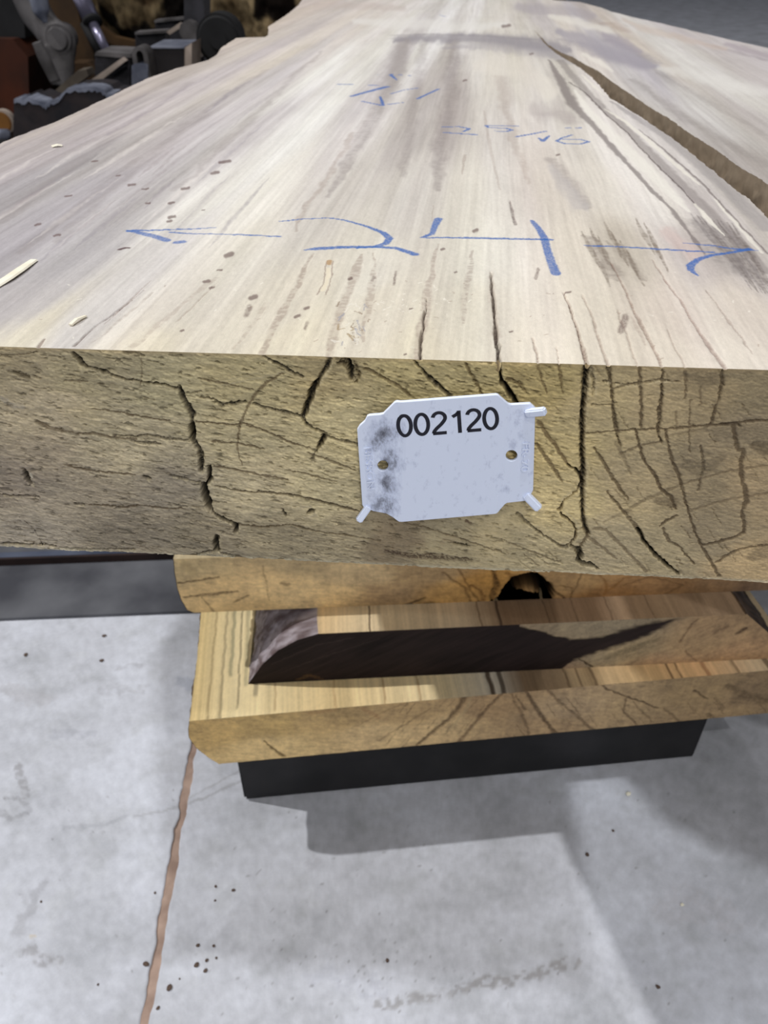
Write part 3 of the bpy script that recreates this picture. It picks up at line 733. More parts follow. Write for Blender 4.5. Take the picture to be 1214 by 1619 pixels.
FACESTROKES = [  # points, widths(px), colour, alpha, depth(mm), pit
 ([(115,559),(120,563),(128,573),(137,580)],[5,9,9,6],DK,.95,2.0,.5),
 ([(137,580),(150,584),(165,588),(180,594),(200,600),(215,602),(240,606),(262,608),(280,615),(290,625)],[4,4,5,5,4,3,4,4,5,6],DK,.85,1.2,.5),
 ([(284,612),(290,632),(298,645),(304,655)],[5,10,10,10],DK,.85,1.8,.45),
 ([(303,655),(304,664),(304,675)],[7,5,7],DK,.7,1.2,.5),
 ([(303,675),(304,685),(303,695)],[8,9,7],VOID,1,5.0,0),
 ([(305,695),(311,705),(316,715),(318,730),(317,745)],[10,8,8,8,6],DK,.8,1.8,.5),
 ([(331,737),(331,748),(333,755),(327,764),(318,766)],[5,6,7,4,3],VOID,.95,3.0,.15),
 ([(321,767),(324,780),(328,795),(333,807)],[7,10,10,7],VOID,1,5.0,0),
 ([(334,808),(345,816),(360,824),(375,829)],[5,6,6,4],DK,.9,1.8,.35),
 ([(372,831),(374,836),(371,841)],[7,7,4],VOID,.95,3.0,.1),
 ([(375,829),(400,832),(420,834),(440,831),(460,829),(480,835),(510,842),(560,848),(600,855)],[4,4,3,2.5,2.5,3,2,2,1.5],BRN,.85,.8,.2),
 ([(344,848),(340,858),(342,866),(345,868),(340,871)],[5,8,7,6,5],VOID,.9,3.0,.4),
 ([(288,880),(305,877),(320,873),(340,871),(358,876),(395,885)],[3,3,2.5,2,3,2.5],DK,.95,1.6,.2),
 ([(521,566),(515,582),(506,596),(499,606)],[7,6,6,6],DK,.7,1.2,.4),
 ([(499,606),(492,622),(486,640),(479,658)],[8,9,8,7],VOID,.9,3.0,.35),
 ([(478,660),(486,672),(500,678),(515,686)],[4,4,5,5],DK,.7,1.2,.5),
 ([(512,692),(506,702),(502,708)],[6,7,5],DK,.9,2.0,.2),([(502,708),(497,718),(493,726)],[2,2,4],DK,.7,.8,.2),
 ([(415,563),(430,570),(445,578),(460,588),(478,596)],[3,4,5,5,5],DK,.75,1.0,.4),
 ([(315,598),(335,602),(360,608),(400,616)],[2.5,3,3,2],BRN,.8,.4,.2),
 ([(296,622),(318,619)],[3,2],DK,.7,.6,.5),([(318,628),(338,630),(350,640),(370,638),(388,636)],[3,3,6,6,4],DK,.65,1.0,.7),
 ([(400,638),(420,644),(445,650),(470,656),(482,662)],[4,5,6,5,3],DK,.7,1.0,.6),
 ([(310,666),(345,669),(365,672),(385,670),(400,673)],[3,3,2.5,3,3],BRN,.85,.5,.1),
 ([(390,673),(408,677),(430,686),(445,694),(465,702),(490,708)],[3,4,4,4,4,2],BRN,.85,.5,.15),
 ([(335,698),(370,701),(395,705),(417,711)],[3,2.5,4,2.5],BRN,.8,.5,.1),
 ([(338,738),(365,741),(390,746),(415,752),(440,756),(455,758)],[3,4,4,4,4,5],BRN,.8,.5,.15),
 ([(453,743),(480,748),(505,755),(532,762)],[2,3,3,2],BRN,.75,.4,.1),
 ([(340,768),(370,775),(400,778),(430,779),(460,782),(490,789),(520,797),(545,803),(568,808)],[2,3,3,4,4,4,5,5,3],(66,50,34),.9,1.0,.25),
 ([(487,716),(510,724),(530,732),(562,744)],[3,3,4,2],BRN,.75,.5,.25),([(510,688),(530,694),(550,698),(570,704)],[4,4,4,3],DK,.75,.9,.4),
 ([(448,590),(436,596),(420,606),(404,622),(390,645),(381,668),(376,690),(375,708),(378,722),(383,735)],[2,4,4,4,4,4,3.5,3,2.5,2],(100,80,54),.7,.25,0),
 ([(340,612),(380,604),(415,596),(448,588)],[1.5,2,2,1.5],(184,172,142),.6,0,0),([(335,607),(370,598),(410,590)],[1.5,2,1.5],(176,164,134),.5,0,0),
 ([(447,806),(451,814)],[4,4],DK,.8,1,.3),([(485,812),(492,808),(497,806)],[3,8,3],VOID,.85,2,.3),([(470,803),(490,800),(500,815),(480,818)],[3,4,4,3],(178,166,140),.6,0,.5),
 ([(145,646),(180,650),(205,656),(235,661),(268,665)],[2,2,3,3,3],BRN,.8,.4,.1),
 ([(58,668),(75,676),(100,682),(120,686),(150,686),(185,693),(215,695)],[8,7,5,4,5,5,4],BRN,.7,.6,.3),
 ([(180,688),(215,690),(235,688),(262,694),(295,696)],[3,3,4,4,3],DK,.75,.9,.35),([(205,697),(235,701),(252,702)],[2.5,4,2],DK,.75,.8,.35),
 ([(103,735),(120,740),(150,745),(180,748),(215,751)],[2,4,3,3,3],BRN,.8,.4,.1),([(228,754),(235,756)],[6,6],DK,.8,1,.3),([(270,752),(290,757),(318,764)],[4,4,3],DK,.7,.8,.4),
 ([(0,781),(20,784),(40,783),(62,786)],[2.5,3,3,2],DK,.8,.8,.4),([(118,797),(132,798)],[4,4],DK,.75,.8,.4),
 ([(140,798),(170,799),(195,803),(225,799),(260,804),(292,804)],[3,3,3,3,3,2],BRN,.85,.5,.1),
 ([(37,742),(41,750),(42,757),(47,764)],[5,6,8,6],VOID,.95,3,.15),([(48,750),(50,756)],[4,3],(205,196,176),.9,0,0),
 ([(0,859),(25,860),(60,861),(88,863)],[3,4,3,3],DK,.85,1.2,.5),([(95,866),(125,868),(165,868),(212,868)],[3,3,2,3],DK,.7,.8,.5),
 ([(222,877),(245,877),(265,881)],[2,3.5,2],DK,.9,1.5,.2),
 ([(22,588),(32,592),(45,597)],[6,9,5],(84,70,46),.8,.9,.4),([(4,630),(18,640),(38,644)],[8,13,8],(176,166,148),.7,0,.4),
 ([(0,562),(30,561),(60,557)],[1.5,2,1.5],BRN,.6,.3,0),([(100,602),(120,602),(138,604)],[2,3,2],BRN,.6,.4,.3),
 ([(195,557),(212,557),(226,562)],[4,6,4],DK,.7,.8,.5),([(223,565),(223,600),(221,615)],[3,3,2],BRN,.5,.3,.6),
 ([(535,575),(545,572),(556,580),(560,600),(565,590)],[6,14,18,12,10],(80,64,40),.75,1.6,.6),([(552,570),(554,582),(556,600)],[5,7,5],VOID,.85,2.5,.4),
 ([(578,583),(600,594),(625,608),(648,626)],[5,5,6,5],(92,72,44),.75,.8,.3),
 ([(655,572),(668,585),(680,600),(695,612),(712,627)],[4,4,8,7,6],DK,.75,1.4,.5),([(735,575),(744,590),(755,610),(763,624)],[4,4,5,4],(92,72,44),.75,.8,.3),
 ([(788,572),(790,590),(793,603),(801,614),(810,628),(822,645)],[5,4,6,8,8,6],VOID,.95,2.6,.3),([(800,600),(820,606),(830,618)],[5,8,5],(98,78,48),.7,.8,.6),
 ([(850,578),(856,600),(864,622)],[4,4,2],(98,78,48),.7,.4,.3),([(883,575),(887,600),(889,622)],[5,4,2],(98,78,48),.7,.4,.3),
 ([(852,668),(866,690),(882,712),(900,737)],[7,7,6,4],(110,88,58),.75,.5,.1),([(848,702),(862,722),(878,745),(888,762)],[5,7,6,3],(104,84,56),.75,.5,.2),
 ([(898,736),(910,741),(917,752),(919,764),(915,774)],[3,4,5,5,4],VOID,.95,2.0,0),([(915,774),(905,782),(893,790),(889,798),(884,806)],[3,2,2,3,6],(70,52,32),.95,1.6,0),
 ([(886,812),(897,820),(906,829),(911,840),(908,852),(900,861),(886,865)],[4,4,3.5,3,3,4,2],(58,38,22),.95,1.8,0),
 ([(908,774),(897,782),(887,792)],[2.5,2.5,2],(206,190,150),.8,0,0),([(893,808),(905,818),(914,832),(914,850),(905,862)],[2,2,2.5,2.5,2],(206,190,150),.7,0,0),
 ([(818,812),(840,832),(862,848),(882,861),(895,866)],[5,4,3,4,6],DK,.7,.9,.3),([(640,826),(670,834),(700,843),(740,856),(800,876)],[3,3,4,3,2],(88,72,50),.7,.5,.3),
 ([(790,852),(830,868),(860,880),(890,892)],[2,3,3,2],(88,72,50),.6,.4,.3),([(610,872),(650,879),(690,880),(720,884),(745,886)],[6,11,12,9,4],(70,48,36),.8,.5,.6),
 ([(700,858),(708,852),(722,858),(736,862)],[8,12,10,4],(176,158,126),.6,0,.3),([(718,860),(730,862),(742,864)],[3,5,3],VOID,.8,1.5,.3),([(738,824),(744,828)],[5,5],(90,66,48),.8,.3,.3),
 ([(927,583),(924,610),(922,640),(920,670),(920,700),(921,730),(922,760),(920,790),(921,815),(925,835),(930,848)],[16,11,10,9,9,10,9,8,8,10,8],(112,92,62),.55,.6,.2),
 ([(928,580),(924,610),(922,640),(920,670),(920,700),(921,730),(922,752)],[9,7,6,6,6,7,7],DK,.9,2.0,.5),
 ([(922,752),(920,780),(921,812),(924,832),(930,845)],[5,5,4,6,5],DK,.85,1.6,.5),([(930,845),(922,858),(915,868)],[5,4,5],(90,72,48),.7,.6,.1),
 ([(902,864),(912,868),(918,878),(914,888),(922,892),(938,896)],[4,8,8,7,8,3],VOID,.85,2.4,.5),([(932,890),(945,900)],[6,3],DK,.8,1.2,.5),
 ([(933,580),(938,600),(937,625)],[6,4,2],DK,.6,.8,.5),
 ([(963,583),(966,610),(969,640),(973,670),(976,690),(982,705)],[8,5,4,6,4,3],(72,56,38),.85,.9,.3),
 ([(1011,583),(1013,620),(1014,650),(1013,676)],[5,5,5,4],(82,64,44),.8,.5,.2),
 ([(1048,585),(1046,620),(1043,650),(1041,675),(1042,690),(1047,700)],[4,4,7,6,4,3],(70,54,38),.85,.9,.35),
 ([(1042,623),(1060,618),(1080,615)],[2,2,2],(176,164,136),.5,0,.3),
 ([(1004,678),(1010,700),(1015,720),(1022,735),(1035,750),(1043,770),(1050,778),(1062,786),(1068,805)],[3,4,4,4,5,5,5,5,3],(84,66,46),.8,.6,.15),
 ([(1070,816),(1055,822),(1044,832)],[4,5,3],(80,62,42),.85,.5,.1),([(1048,836),(1058,856),(1075,866),(1098,892)],[4,5,3,3],(84,66,46),.75,.5,.2),
 ([(1052,680),(1058,710),(1065,735),(1074,752),(1080,780),(1086,800),(1092,820),(1100,845),(1112,868),(1125,890),(1137,912)],[4,4,5,6,4,4,4,4,4,6,6],(84,66,46),.75,.6,.2),
 ([(940,708),(953,730),(968,755),(982,775),(994,790)],[3,5,5,5,3],(92,74,50),.75,.6,.2),
 ([(960,778),(985,808),(1003,830),(1015,845)],[3,5,6,6],(88,70,48),.75,.6,.3),([(1008,838),(1020,858),(1034,875),(1050,890),(1073,908)],[5,5,6,6,4],DK,.9,2.0,.35),
 ([(975,700),(985,722),(998,750)],[7,6,4],(112,96,70),.5,.2,.2),([(930,850),(950,864),(975,884)],[5,5,4],(104,86,62),.6,.3,.2),
 ([(940,836),(958,838),(985,866),(1005,886),(1022,904)],[7,6,5,6,5],(100,82,58),.6,.3,.2),([(980,718),(1010,706),(1045,698)],[5,4,3],(100,84,62),.6,.3,.2),
 ([(990,808),(1020,790),(1040,782),(1078,765)],[7,6,7,4],(104,88,64),.5,.2,.2),([(955,825),(975,815),(1000,808)],[4,4,3],(110,92,68),.4,.1,.2),
 ([(920,686),(1000,680),(1060,678),(1130,672),(1214,664)],[2,3,3,4,4],(94,76,54),.75,.5,.15),([(1140,672),(1165,670),(1170,674)],[5,6,3],(70,54,36),.7,.6,.2),
 ([(1062,688),(1095,682),(1120,676)],[5,4,3],(108,92,68),.4,.1,.2),
 ([(1161,674),(1162,692),(1167,712),(1175,712),(1171,735),(1173,760),(1180,778),(1180,795),(1173,808),(1177,830),(1176,842)],[7,7,6,7,7,6,8,9,6,6,6],(86,68,46),.75,.5,.15),
 ([(1176,843),(1160,850),(1140,856),(1112,863)],[6,6,7,4],(78,60,40),.8,.6,.2),([(1142,585),(1141,610),(1135,635),(1128,655),(1124,672)],[4,6,4,6,4],(76,60,42),.8,.7,.3),
 ([(1083,588),(1084,610),(1083,630)],[6,4,4],(92,74,52),.6,.3,.2),([(1092,632),(1089,675),(1091,716)],[3,3,3],(92,74,52),.6,.3,.2),([(1108,612),(1107,640)],[4,4],(96,78,56),.5,.2,.2),
 ([(1108,705),(1113,735),(1107,760),(1104,775)],[4,5,4,5],(82,66,46),.7,.4,.3),([(1132,890),(1165,870),(1190,865),(1214,862)],[3,5,4,4],(88,70,48),.7,.5,.2),
 ([(1069,650),(1069,680)],[4,4],(100,84,60),.45,.2,.2),([(1090,590),(1110,600),(1140,598)],[18,26,20],(104,92,72),.45,0,.3),
 ([(1195,705),(1214,712)],[16,26],(88,74,54),.6,.3,.2),([(1085,735),(1110,742),(1140,725)],[20,30,14],(98,86,66),.45,0,.3),([(1040,792),(1062,796)],[14,20],(90,74,52),.55,.2,.3),
 ([(1190,880),(1214,870)],[18,40],(96,82,62),.45,0,.3),([(1080,765),(1150,745),(1214,735)],[3,4,4],(104,86,62),.5,.2,.2),([(1090,808),(1150,790),(1214,780)],[4,5,4],(104,86,62),.45,.2,.2),
 ([(935,640),(960,640),(975,637)],[2,2,2],DK,.5,.5,.3),([(955,603),(985,608),(1010,607)],[3,3,2],DK,.6,.7,.6),([(1020,604),(1045,601),(1075,604)],[3,3,2],DK,.6,.7,.6),
 ([(965,615),(1005,606),(1030,602)],[2,3,2],(92,76,52),.6,.5,.4),([(1140,882),(1160,872)],[2,3],DK,.5,.4,.3)]


def paint_face(a, w):
    """near end grain of the big slab"""
    X, Y = a.ravel().copy(), w.ravel().copy()
    wx, wy = ab_world(X, 0.0 * X)
    px, py = to_px(wx, wy, ZT - Y)
    C = idw(px + 50 * (fbm(X * 90, Y * 200, 3, 71) - .5), py + 30 * (fbm(X * 90, Y * 200, 3, 72) - .5), FACETONE, 60, 45)
    C = C * np.array([1.80, 1.77, 1.63])
    side = sstep(820, 980, px)                                        # right third: smoother, greyer patches
    # chipped sawn surface: short torn dashes leaning up to the right
    q = (X * .98 + Y * .18, Y - X * .17)
    n1 = fbm(q[0] * 700, q[1] * 2600, 3, 81, .6) - .5
    n2 = fbm(q[0] * 220, q[1] * 900, 3, 82, .6) - .5
    n3 = fbm(X * 60, Y * 110, 4, 83, .6) - .5
    n4 = fbm(X * 1800, Y * 2600, 2, 84) - .5
    n5 = fbm(q[0] * 30, q[1] * 420, 3, 85, .6) - .5
    vert = fbm(X * 330, Y * 28, 3, 86, .6) - .5                        # faint vertical saw rubbing
    k = 1 - .45 * side
    C *= (1 + .46 * k * n1 + .42 * k * n2 + .36 * n3 + .34 * n4 + .20 * n5 + .14 * vert)[:, None]
    C[:, 0] *= 1 + .04 * n3; C[:, 2] *= 1 - .10 * n3
    n6 = fbm(q[0] * 1100, q[1] * 3200, 2, 88) - .5
    rough = .00050 * k * n1 + .00055 * k * n2 + .00026 * n4 + .0005 * n3 + .00022 * n6 * (1 - .3 * side)
    # scattered torn pits
    pz = fbm(q[0] * 420, q[1] * 1500, 3, 87, .6)
    pitm = sstep(.66, .78, pz) * (1 - .7 * side)
    C *= (1 - .5 * pitm)[:, None]
    F = Field(X, Y, C)
    MPP = .165e-3
    def mpp(p):
        x, y, w_ = ray(*p); t = (ORG @ EB) / (x * EB[0] + y * EB[1]); return t / FPX
    for k_, (pts, ws, col, al, dep, pit) in enumerate(FACESTROKES):
        s = mpp(pts[0])
        dark = col in (DK, VOID)
        if dark and dep > .6:                                         # pale chip edge: the crack's lit side painted in
            F.stroke([face_aw(x + 4, y + 3) for x, y in pts], np.array(ws) * s * 1.1, lin((190, 176, 142)) * 1.3, .5, rag=.0007, rs=.0008, pit=.75, seed=k_ + 200, soft=.5)
        wk = 1.2 if dark else 1.1
        F.stroke([face_aw(*p) for p in pts], np.array(ws) * s * wk, lin(col) * (.55 if dark else .9), al, depth=dep / 1000, rag=.00042, rs=.0009, pit=pit * (.9 if dark else 1), seed=k_ + 3, soft=.4)
        if dark and dep >= 1.0:  # black core paints the shade deep in the crack
            F.stroke([face_aw(*p) for p in pts], np.array(ws) * s * .62, (.004, .003, .002), .95, depth=dep * 1.3 / 1000, rag=.00042, rs=.0009, pit=pit * .7, seed=k_ + 3, soft=.35)
    rng = random.Random(3)
    for _ in range(150):                                              # faint growth lines and nicks
        x = rng.uniform(0, 1214); y = rng.uniform(565, 900)
        sl = .16 if x < 600 else (.75 if x < 880 else 1.5)
        ln_ = rng.uniform(8, 34)
        c = math.hypot(1, sl)
        s = mpp((x, y))
        F.stroke([face_aw(x, y), face_aw(x + ln_ / c, y + ln_ * sl / c)], rng.uniform(1.2, 2.6) * s, lin((92, 76, 52)), rng.uniform(.25, .6), depth=.0003,
                 rag=.0005, rs=.001, pit=.5, seed=_)
    edge = sstep(.0016, .0, Y) * .35                                  # fibres at the sawn arris
    F.C = F.C * (1 - edge[:, None]) + lin((186, 160, 118))[None, :] * edge[:, None]
    e2 = sstep(TH - .0012, TH, Y) * .5
    F.C = F.C * (1 - e2[:, None]) + lin((196, 190, 168))[None, :] * e2[:, None]
    F.D += pitm * .0005
    return F, rough


def build_big_slab():
    G = Grids()
    def world_grid(a, b, z):
        x, y = ab_world(a, b); return np.stack([x, y, z], -1)
    # --- near limb top
    lo, hi = Lf(rows), R1f(rows)
    A = split_cols(lo, hi, rows, 40, 880, 90); B = np.broadcast_to(rows[:, None], A.shape)
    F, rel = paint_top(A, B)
    rel = rel.reshape(A.shape).copy(); D = F.D.reshape(A.shape).copy()
    Z = ZT - D + rel
    Z[0] = ZT - np.minimum(D[0], .0035)
    G.grid(world_grid(A, B, Z), F.C.reshape(A.shape + (3,)))
    frontA = A[0]; frontZ = Z[0]
    # --- far limb top
    lo2, hi2 = R2f(rows), np.maximum(Rf(rows), R2f(rows) + .002)
    A2 = split_cols(lo2, hi2, rows, 10, 300, 50); B2 = np.broadcast_to(rows[:, None], A2.shape)
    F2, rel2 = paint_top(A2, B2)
    G.grid(world_grid(A2, B2, ZT - F2.D.reshape(A2.shape) + rel2.reshape(A2.shape)), F2.C.reshape(A2.shape + (3,)))
    # --- near end face
    wv = np.linspace(0, TH, 330)
    FA = np.broadcast_to(frontA[None, :], (len(wv), len(frontA)))
    # underside line sags a little, as the picture shows
    sag = (.0010 * (fbm(frontA * 60, frontA * 0, 3, 91) - .5) + .0004 * (fbm(frontA * 500, frontA * 0, 2, 92) - .5))
    FW = wv[:, None] + sag[None, :] * (wv[:, None] / TH)
    Ff, rg = paint_face(FA, FW)
    Df = Ff.D.reshape(FA.shape).copy(); rg = rg.reshape(FA.shape)
    fade = sstep(0, .0008, wv)[:, None]
    inn = (Df - rg) * fade
    z = ZT - FW.copy()
    z[0] = frontZ
    G.grid(world_grid(FA, inn, z), Ff.C.reshape(FA.shape + (3,)), flip=True)
    # far limb end, coarse
    A3 = np.broadcast_to(A2[0][None, ::6], (12, A2[0][::6].size)); W3 = np.linspace(0, TH, 12)[:, None] + 0 * A3
    G.grid(world_grid(A3, 0 * A3, ZT - W3), np.broadcast_to(lin((150, 138, 112)) * 1.4, A3.shape + (3,)), flip=True)
    # --- bark and wane sides
    def side(fn, sgn, n, m=26, seed=0, rowsel=rows, lean=.0, amp=.004, col=((104, 84, 62), (58, 44, 34), (168, 150, 126))):
        b = rowsel; e = fn(b); w = np.linspace(0, 1, m)
        Bg, Wg = np.meshgrid(b, w); E = np.broadcast_to(e[None, :], Bg.shape)
        r = fbm(Bg * 60, Wg * 5 + Bg * 20, 4, seed + 100, .6) - .5
        f = fbm(Bg * 260, Wg * 14, 3, seed + 120, .6) - .5
        off = sgn * (lean * Wg + amp * 2 * r * sstep(0, .15, Wg) + amp * .7 * f * sstep(0, .1, Wg))
        c0, c1, c2 = (lin(c) for c in col)
        t = np.clip(.5 + 2.2 * r + 1.4 * f + 1.5 * (Wg - .35), 0, 1)[..., None]  # darker with depth: shade of the gap put into the bark colour
        k = sstep(.3, 0, Wg)[..., None] * .55
        C = (c0 * (1 - t) + c1 * t) * (1 - k) + c2 * k
        Zs = ZT - TH * Wg
        G.grid(world_grid(E + off, Bg, Zs), C, flip=(sgn > 0))
    side(Lf, -1, 0, seed=1, lean=-.030, amp=.005)
    side(R1f, 1, 0, seed=2, lean=-.004, rowsel=rows[rows < tipb])
    side(R2f, -1, 0, seed=3, lean=.0, amp=.0022, rowsel=rows[rows < tipb], m=50, col=((158, 138, 116), (52, 40, 32), (180, 164, 144)))
    side(lambda b: np.maximum(Rf(b), R2f(b) + .002), 1, 0, seed=4, lean=-.01)
    # --- underside and far end
    for lo_, hi_, in ((lo + .026, hi - .004), (lo2, hi2 - .01)):
        k = slice(None, None, 8)
        bb = rows[k]; t = np.linspace(0, 1, 6)[None, :]
        Au = lo_[k][:, None] + (hi_[k] - lo_[k])[:, None] * t
        Bu = np.broadcast_to(bb[:, None], Au.shape)
        G.grid(world_grid(Au, Bu, np.full(Au.shape, ZT - TH + .0003)), lin((150, 136, 112)), flip=True)
    Ae = np.linspace(Lf(np.array([2.6]))[0], Rf(np.array([2.6]))[0], 8)[None, :] + np.zeros((2, 1))
    G.grid(world_grid(Ae, 2.6 + 0 * Ae, np.array([[ZT] * 8, [ZT - TH] * 8])), lin((150, 136, 112)))
    m = tone_mat('sawn_pale_wood', .62, .28, 2600, .05, bump=.35, bscale=3500)
    o = G.build('wood_slab', m)
    props(o, 'thick pale grey-cream wooden slab across the top, bark fork and blue marker writing on it', 'slab')
    return o


slab = build_big_slab()


# =================================================================== lower slabs
def lower_slab(edge_px, ztop, th, left_prof, right_prof, paint_f, paint_t, label, length=1.35, nA=760, nW=90, nB=150, bfine=.16, mat=None, barkcol=None, barkcol_r=None):
    """edge_px: two picture points of the near top edge, profiles: [(w 0..1, shift)]"""
    q0 = at_z(*edge_px[0], ztop); q1 = at_z(*edge_px[1], ztop)
    ea = (q1 - q0) / np.linalg.norm(q1 - q0); eb = np.array([-ea[1], ea[0]])
    aw = lambda px, py: _aw(px, py, q0, ea, eb, ztop)
    def wg(a, b, z): return np.stack([q0[0] + a * ea[0] + b * eb[0], q0[1] + a * ea[1] + b * eb[1], z], -1)
    lw = np.array([p[0] for p in left_prof]); la = np.array([p[1] for p in left_prof])
    rw = np.array([p[0] for p in right_prof]); ra = np.array([p[1] for p in right_prof])
    G = Grids()
    w = np.linspace(0, 1, nW)
    lo = np.interp(w, lw, la) + .0008 * (fbm(w * 9, w * 0 + ztop * 50, 3, 4) - .5); hi = np.interp(w, rw, ra)
    t = np.linspace(0, 1, nA)[None, :]
    A = lo[:, None] + (hi - lo)[:, None] * t; Wd = np.broadcast_to((w * th)[:, None], A.shape)
    F, D = paint_f(A.ravel().copy(), Wd.ravel().copy(), aw)
    G.grid(wg(A, D.reshape(A.shape), ztop - Wd), F.reshape(A.shape + (3,)), flip=True)
    # top
    b = np.concatenate([np.linspace(0, bfine, nB), np.linspace(bfine, length, 16)[1:]])
    wob = lambda s, b: .004 * (fbm(b * 14, b * 0 + s, 3, 14) - fbm(np.zeros(1), np.zeros(1) + s, 3, 14)) + .001 * (fbm(b * 120, b * 0 + s, 2, 15) - .5)
    lt = lo[0] + wob(ztop * 31, b); ht = hi[0] + wob(ztop * 57, b)
    nT = 520
    A = lt[:, None] + (ht - lt)[:, None] * np.linspace(0, 1, nT)[None, :]; B = np.broadcast_to(b[:, None], A.shape)
    C, D = paint_t(A.ravel().copy(), B.ravel().copy(), aw)
    G.grid(wg(A, B, ztop - D.reshape(A.shape)), C.reshape(A.shape + (3,)))
    # live-edge sides
    bc = barkcol or ((150, 128, 96), (96, 78, 58))
    for prof_w, prof_a, base, sg in ((w, lo, lt, -1), (w, hi, ht, 1)):
        Bg, Wg = np.meshgrid(b, w[::3]); sh = np.interp(Wg, prof_w, prof_a) - prof_a[0]
        r = fbm(Bg * 60, Wg * 4, 4, 130 + sg, .6) - .5; r2 = fbm(Bg * 260, Wg * 14, 3, 140 + sg) - .5
        E = base[None, :] + sh + sg * .003 * 2 * r * sstep(0, .2, Wg) * sstep(0, .01, Bg) + sg * .001 * r2 * sstep(0, .02, Bg)
        bb_ = barkcol_r if (sg > 0 and barkcol_r) else bc
        c0, c1 = lin(bb_[0]), lin(bb_[1])
        tt = np.clip(.5 + 2.4 * r + 1.6 * r2, 0, 1)[..., None]
        G.grid(wg(E, Bg, ztop - Wg * th), c0 * (1 - tt) + c1 * tt, flip=(sg > 0))
    Bu = np.array([[0, 0], [length, length]], float)
    Au = np.array([[lo[-1], hi[-1]], [lo[-1], hi[-1]]])
    G.grid(wg(Au, Bu, np.full((2, 2), ztop - th)), lin((140, 124, 98)), flip=True)
    Ae = np.array([[lo[0], hi[0]], [lo[-1], hi[-1]]])
    G.grid(wg(Ae, np.full((2, 2), length), np.array([[ztop] * 2, [ztop - th] * 2])), lin((140, 124, 98)))
    o = G.build('wood_slab', mat)
    return props(o, label, 'slab')


def _aw(px, py, q0, ea, eb, zt, plane='face'):
    x, y, w = ray(px, py)
    t = (q0 @ eb) / (x * eb[0] + y * eb[1])
    X = x * t; Y = y * t
    return np.array([(X - q0[0]) * ea[0] + (Y - q0[1]) * ea[1], zt - (CAMZ + w * t)])


def ends(px_list, edge, zt):
    """profile of a live edge from picture points on the end face"""
    q0 = at_z(*edge[0], zt); q1 = at_z(*edge[1], zt)
    ea = (q1 - q0) / np.linalg.norm(q1 - q0); eb = np.array([-ea[1], ea[0]])
    return [_aw(x, y, q0, ea, eb, zt) for x, y in px_list]


M_low = tone_mat('sawn_brown_wood', .75, .18, 1500, .10, bump=.4, bscale=1600)


def run_strokes(F, aw, S, s=.00044, rag=.0011):
    for k, (pts, ws, col, al, dep, pit) in enumerate(S):
        F.stroke([aw(*p) for p in pts], np.array(ws, float) * s, lin(col), al, depth=dep / 1000, rag=rag, rs=.003, pit=pit, seed=k + 40, soft=.7)


def base_face(X, Y, aw, tones, gain, seed, ang=.2):
    """gentle end-grain colour"""
    # inverse mapping by two sample points (the face is a plane, close to linear here)
    tn = [(aw(x, y)[0], aw(x, y)[1], c) for x, y, c in tones]
    C = idw(X + .01 * (fbm(X * 50, Y * 80, 3, seed) - .5), Y + .006 * (fbm(X * 50, Y * 80, 3, seed + 1) - .5), tn, .04, .02) * gain
    q0, q1 = X + Y * ang, Y - X * ang
    n = .40 * (fbm(X * 70, Y * 90, 4, seed + 2, .6) - .5) + .26 * (fbm(q0 * 120, q1 * 600, 3, seed + 3, .6) - .5) + .16 * (fbm(X * 900, Y * 900, 2, seed + 4) - .5)
    n += .16 * (fbm(X * 420, Y * 40, 3, seed + 5) - .5)
    n = 1.45 * n + .42 * (fbm(X * 380, Y * 380, 3, seed + 6, .65) - .5)
    C *= (1 + n)[:, None]
    C[:, 2] *= 1 - .12 * n
    return C


def top_paint(tones_fn, gain, seed, lines=()):
    def f(A, B, aw):
        C = tones_fn(A, B) * gain
        u = A + .003 * (fbm(A * 20, B * 8, 2, seed) - .5)
        n = .40 * (fbm(u * 260, B * 6, 3, seed + 1, .6) - .5) + .30 * (fbm(u * 1000, B * 10, 3, seed + 2, .6) - .5) + .14 * (fbm(A * 700, B * 500, 2, seed + 3) - .5)
        C *= (1 + n)[:, None]
        D = np.zeros(A.size)
        for (a0, wd, b0, b1, col, al) in lines:
            m = (1 - sstep(.5, 1.1, np.abs(A + .0008 * (fbm(B * 120, A * 0 + a0 * 99, 2, 8) - .5) * 2 - a0) / wd)) * sstep(b0 - .004, b0, B + .001) * (1 - sstep(b1, b1 + .004, B)) * al
            C = C * (1 - m[:, None]) + lin(col)[None, :] * m[:, None]
            D += m * .0004
        return C, D
    return f


def tonemix(stops):
    """colour across the slab, in metres from its near left corner"""
    a = np.array([s[0] for s in stops]); c = np.array([lin(s[1]) for s in stops])
    return lambda A, B: np.stack([np.interp(A + .004 * (fbm(A * 150, B * 10, 2, 77) - .5), a, c[:, k]) for k in range(3)], -1)


# ---- bottom slab
Z4, T4 = CAMZ - .432, .051
E4 = ((300, 1140), (1214, 1060))


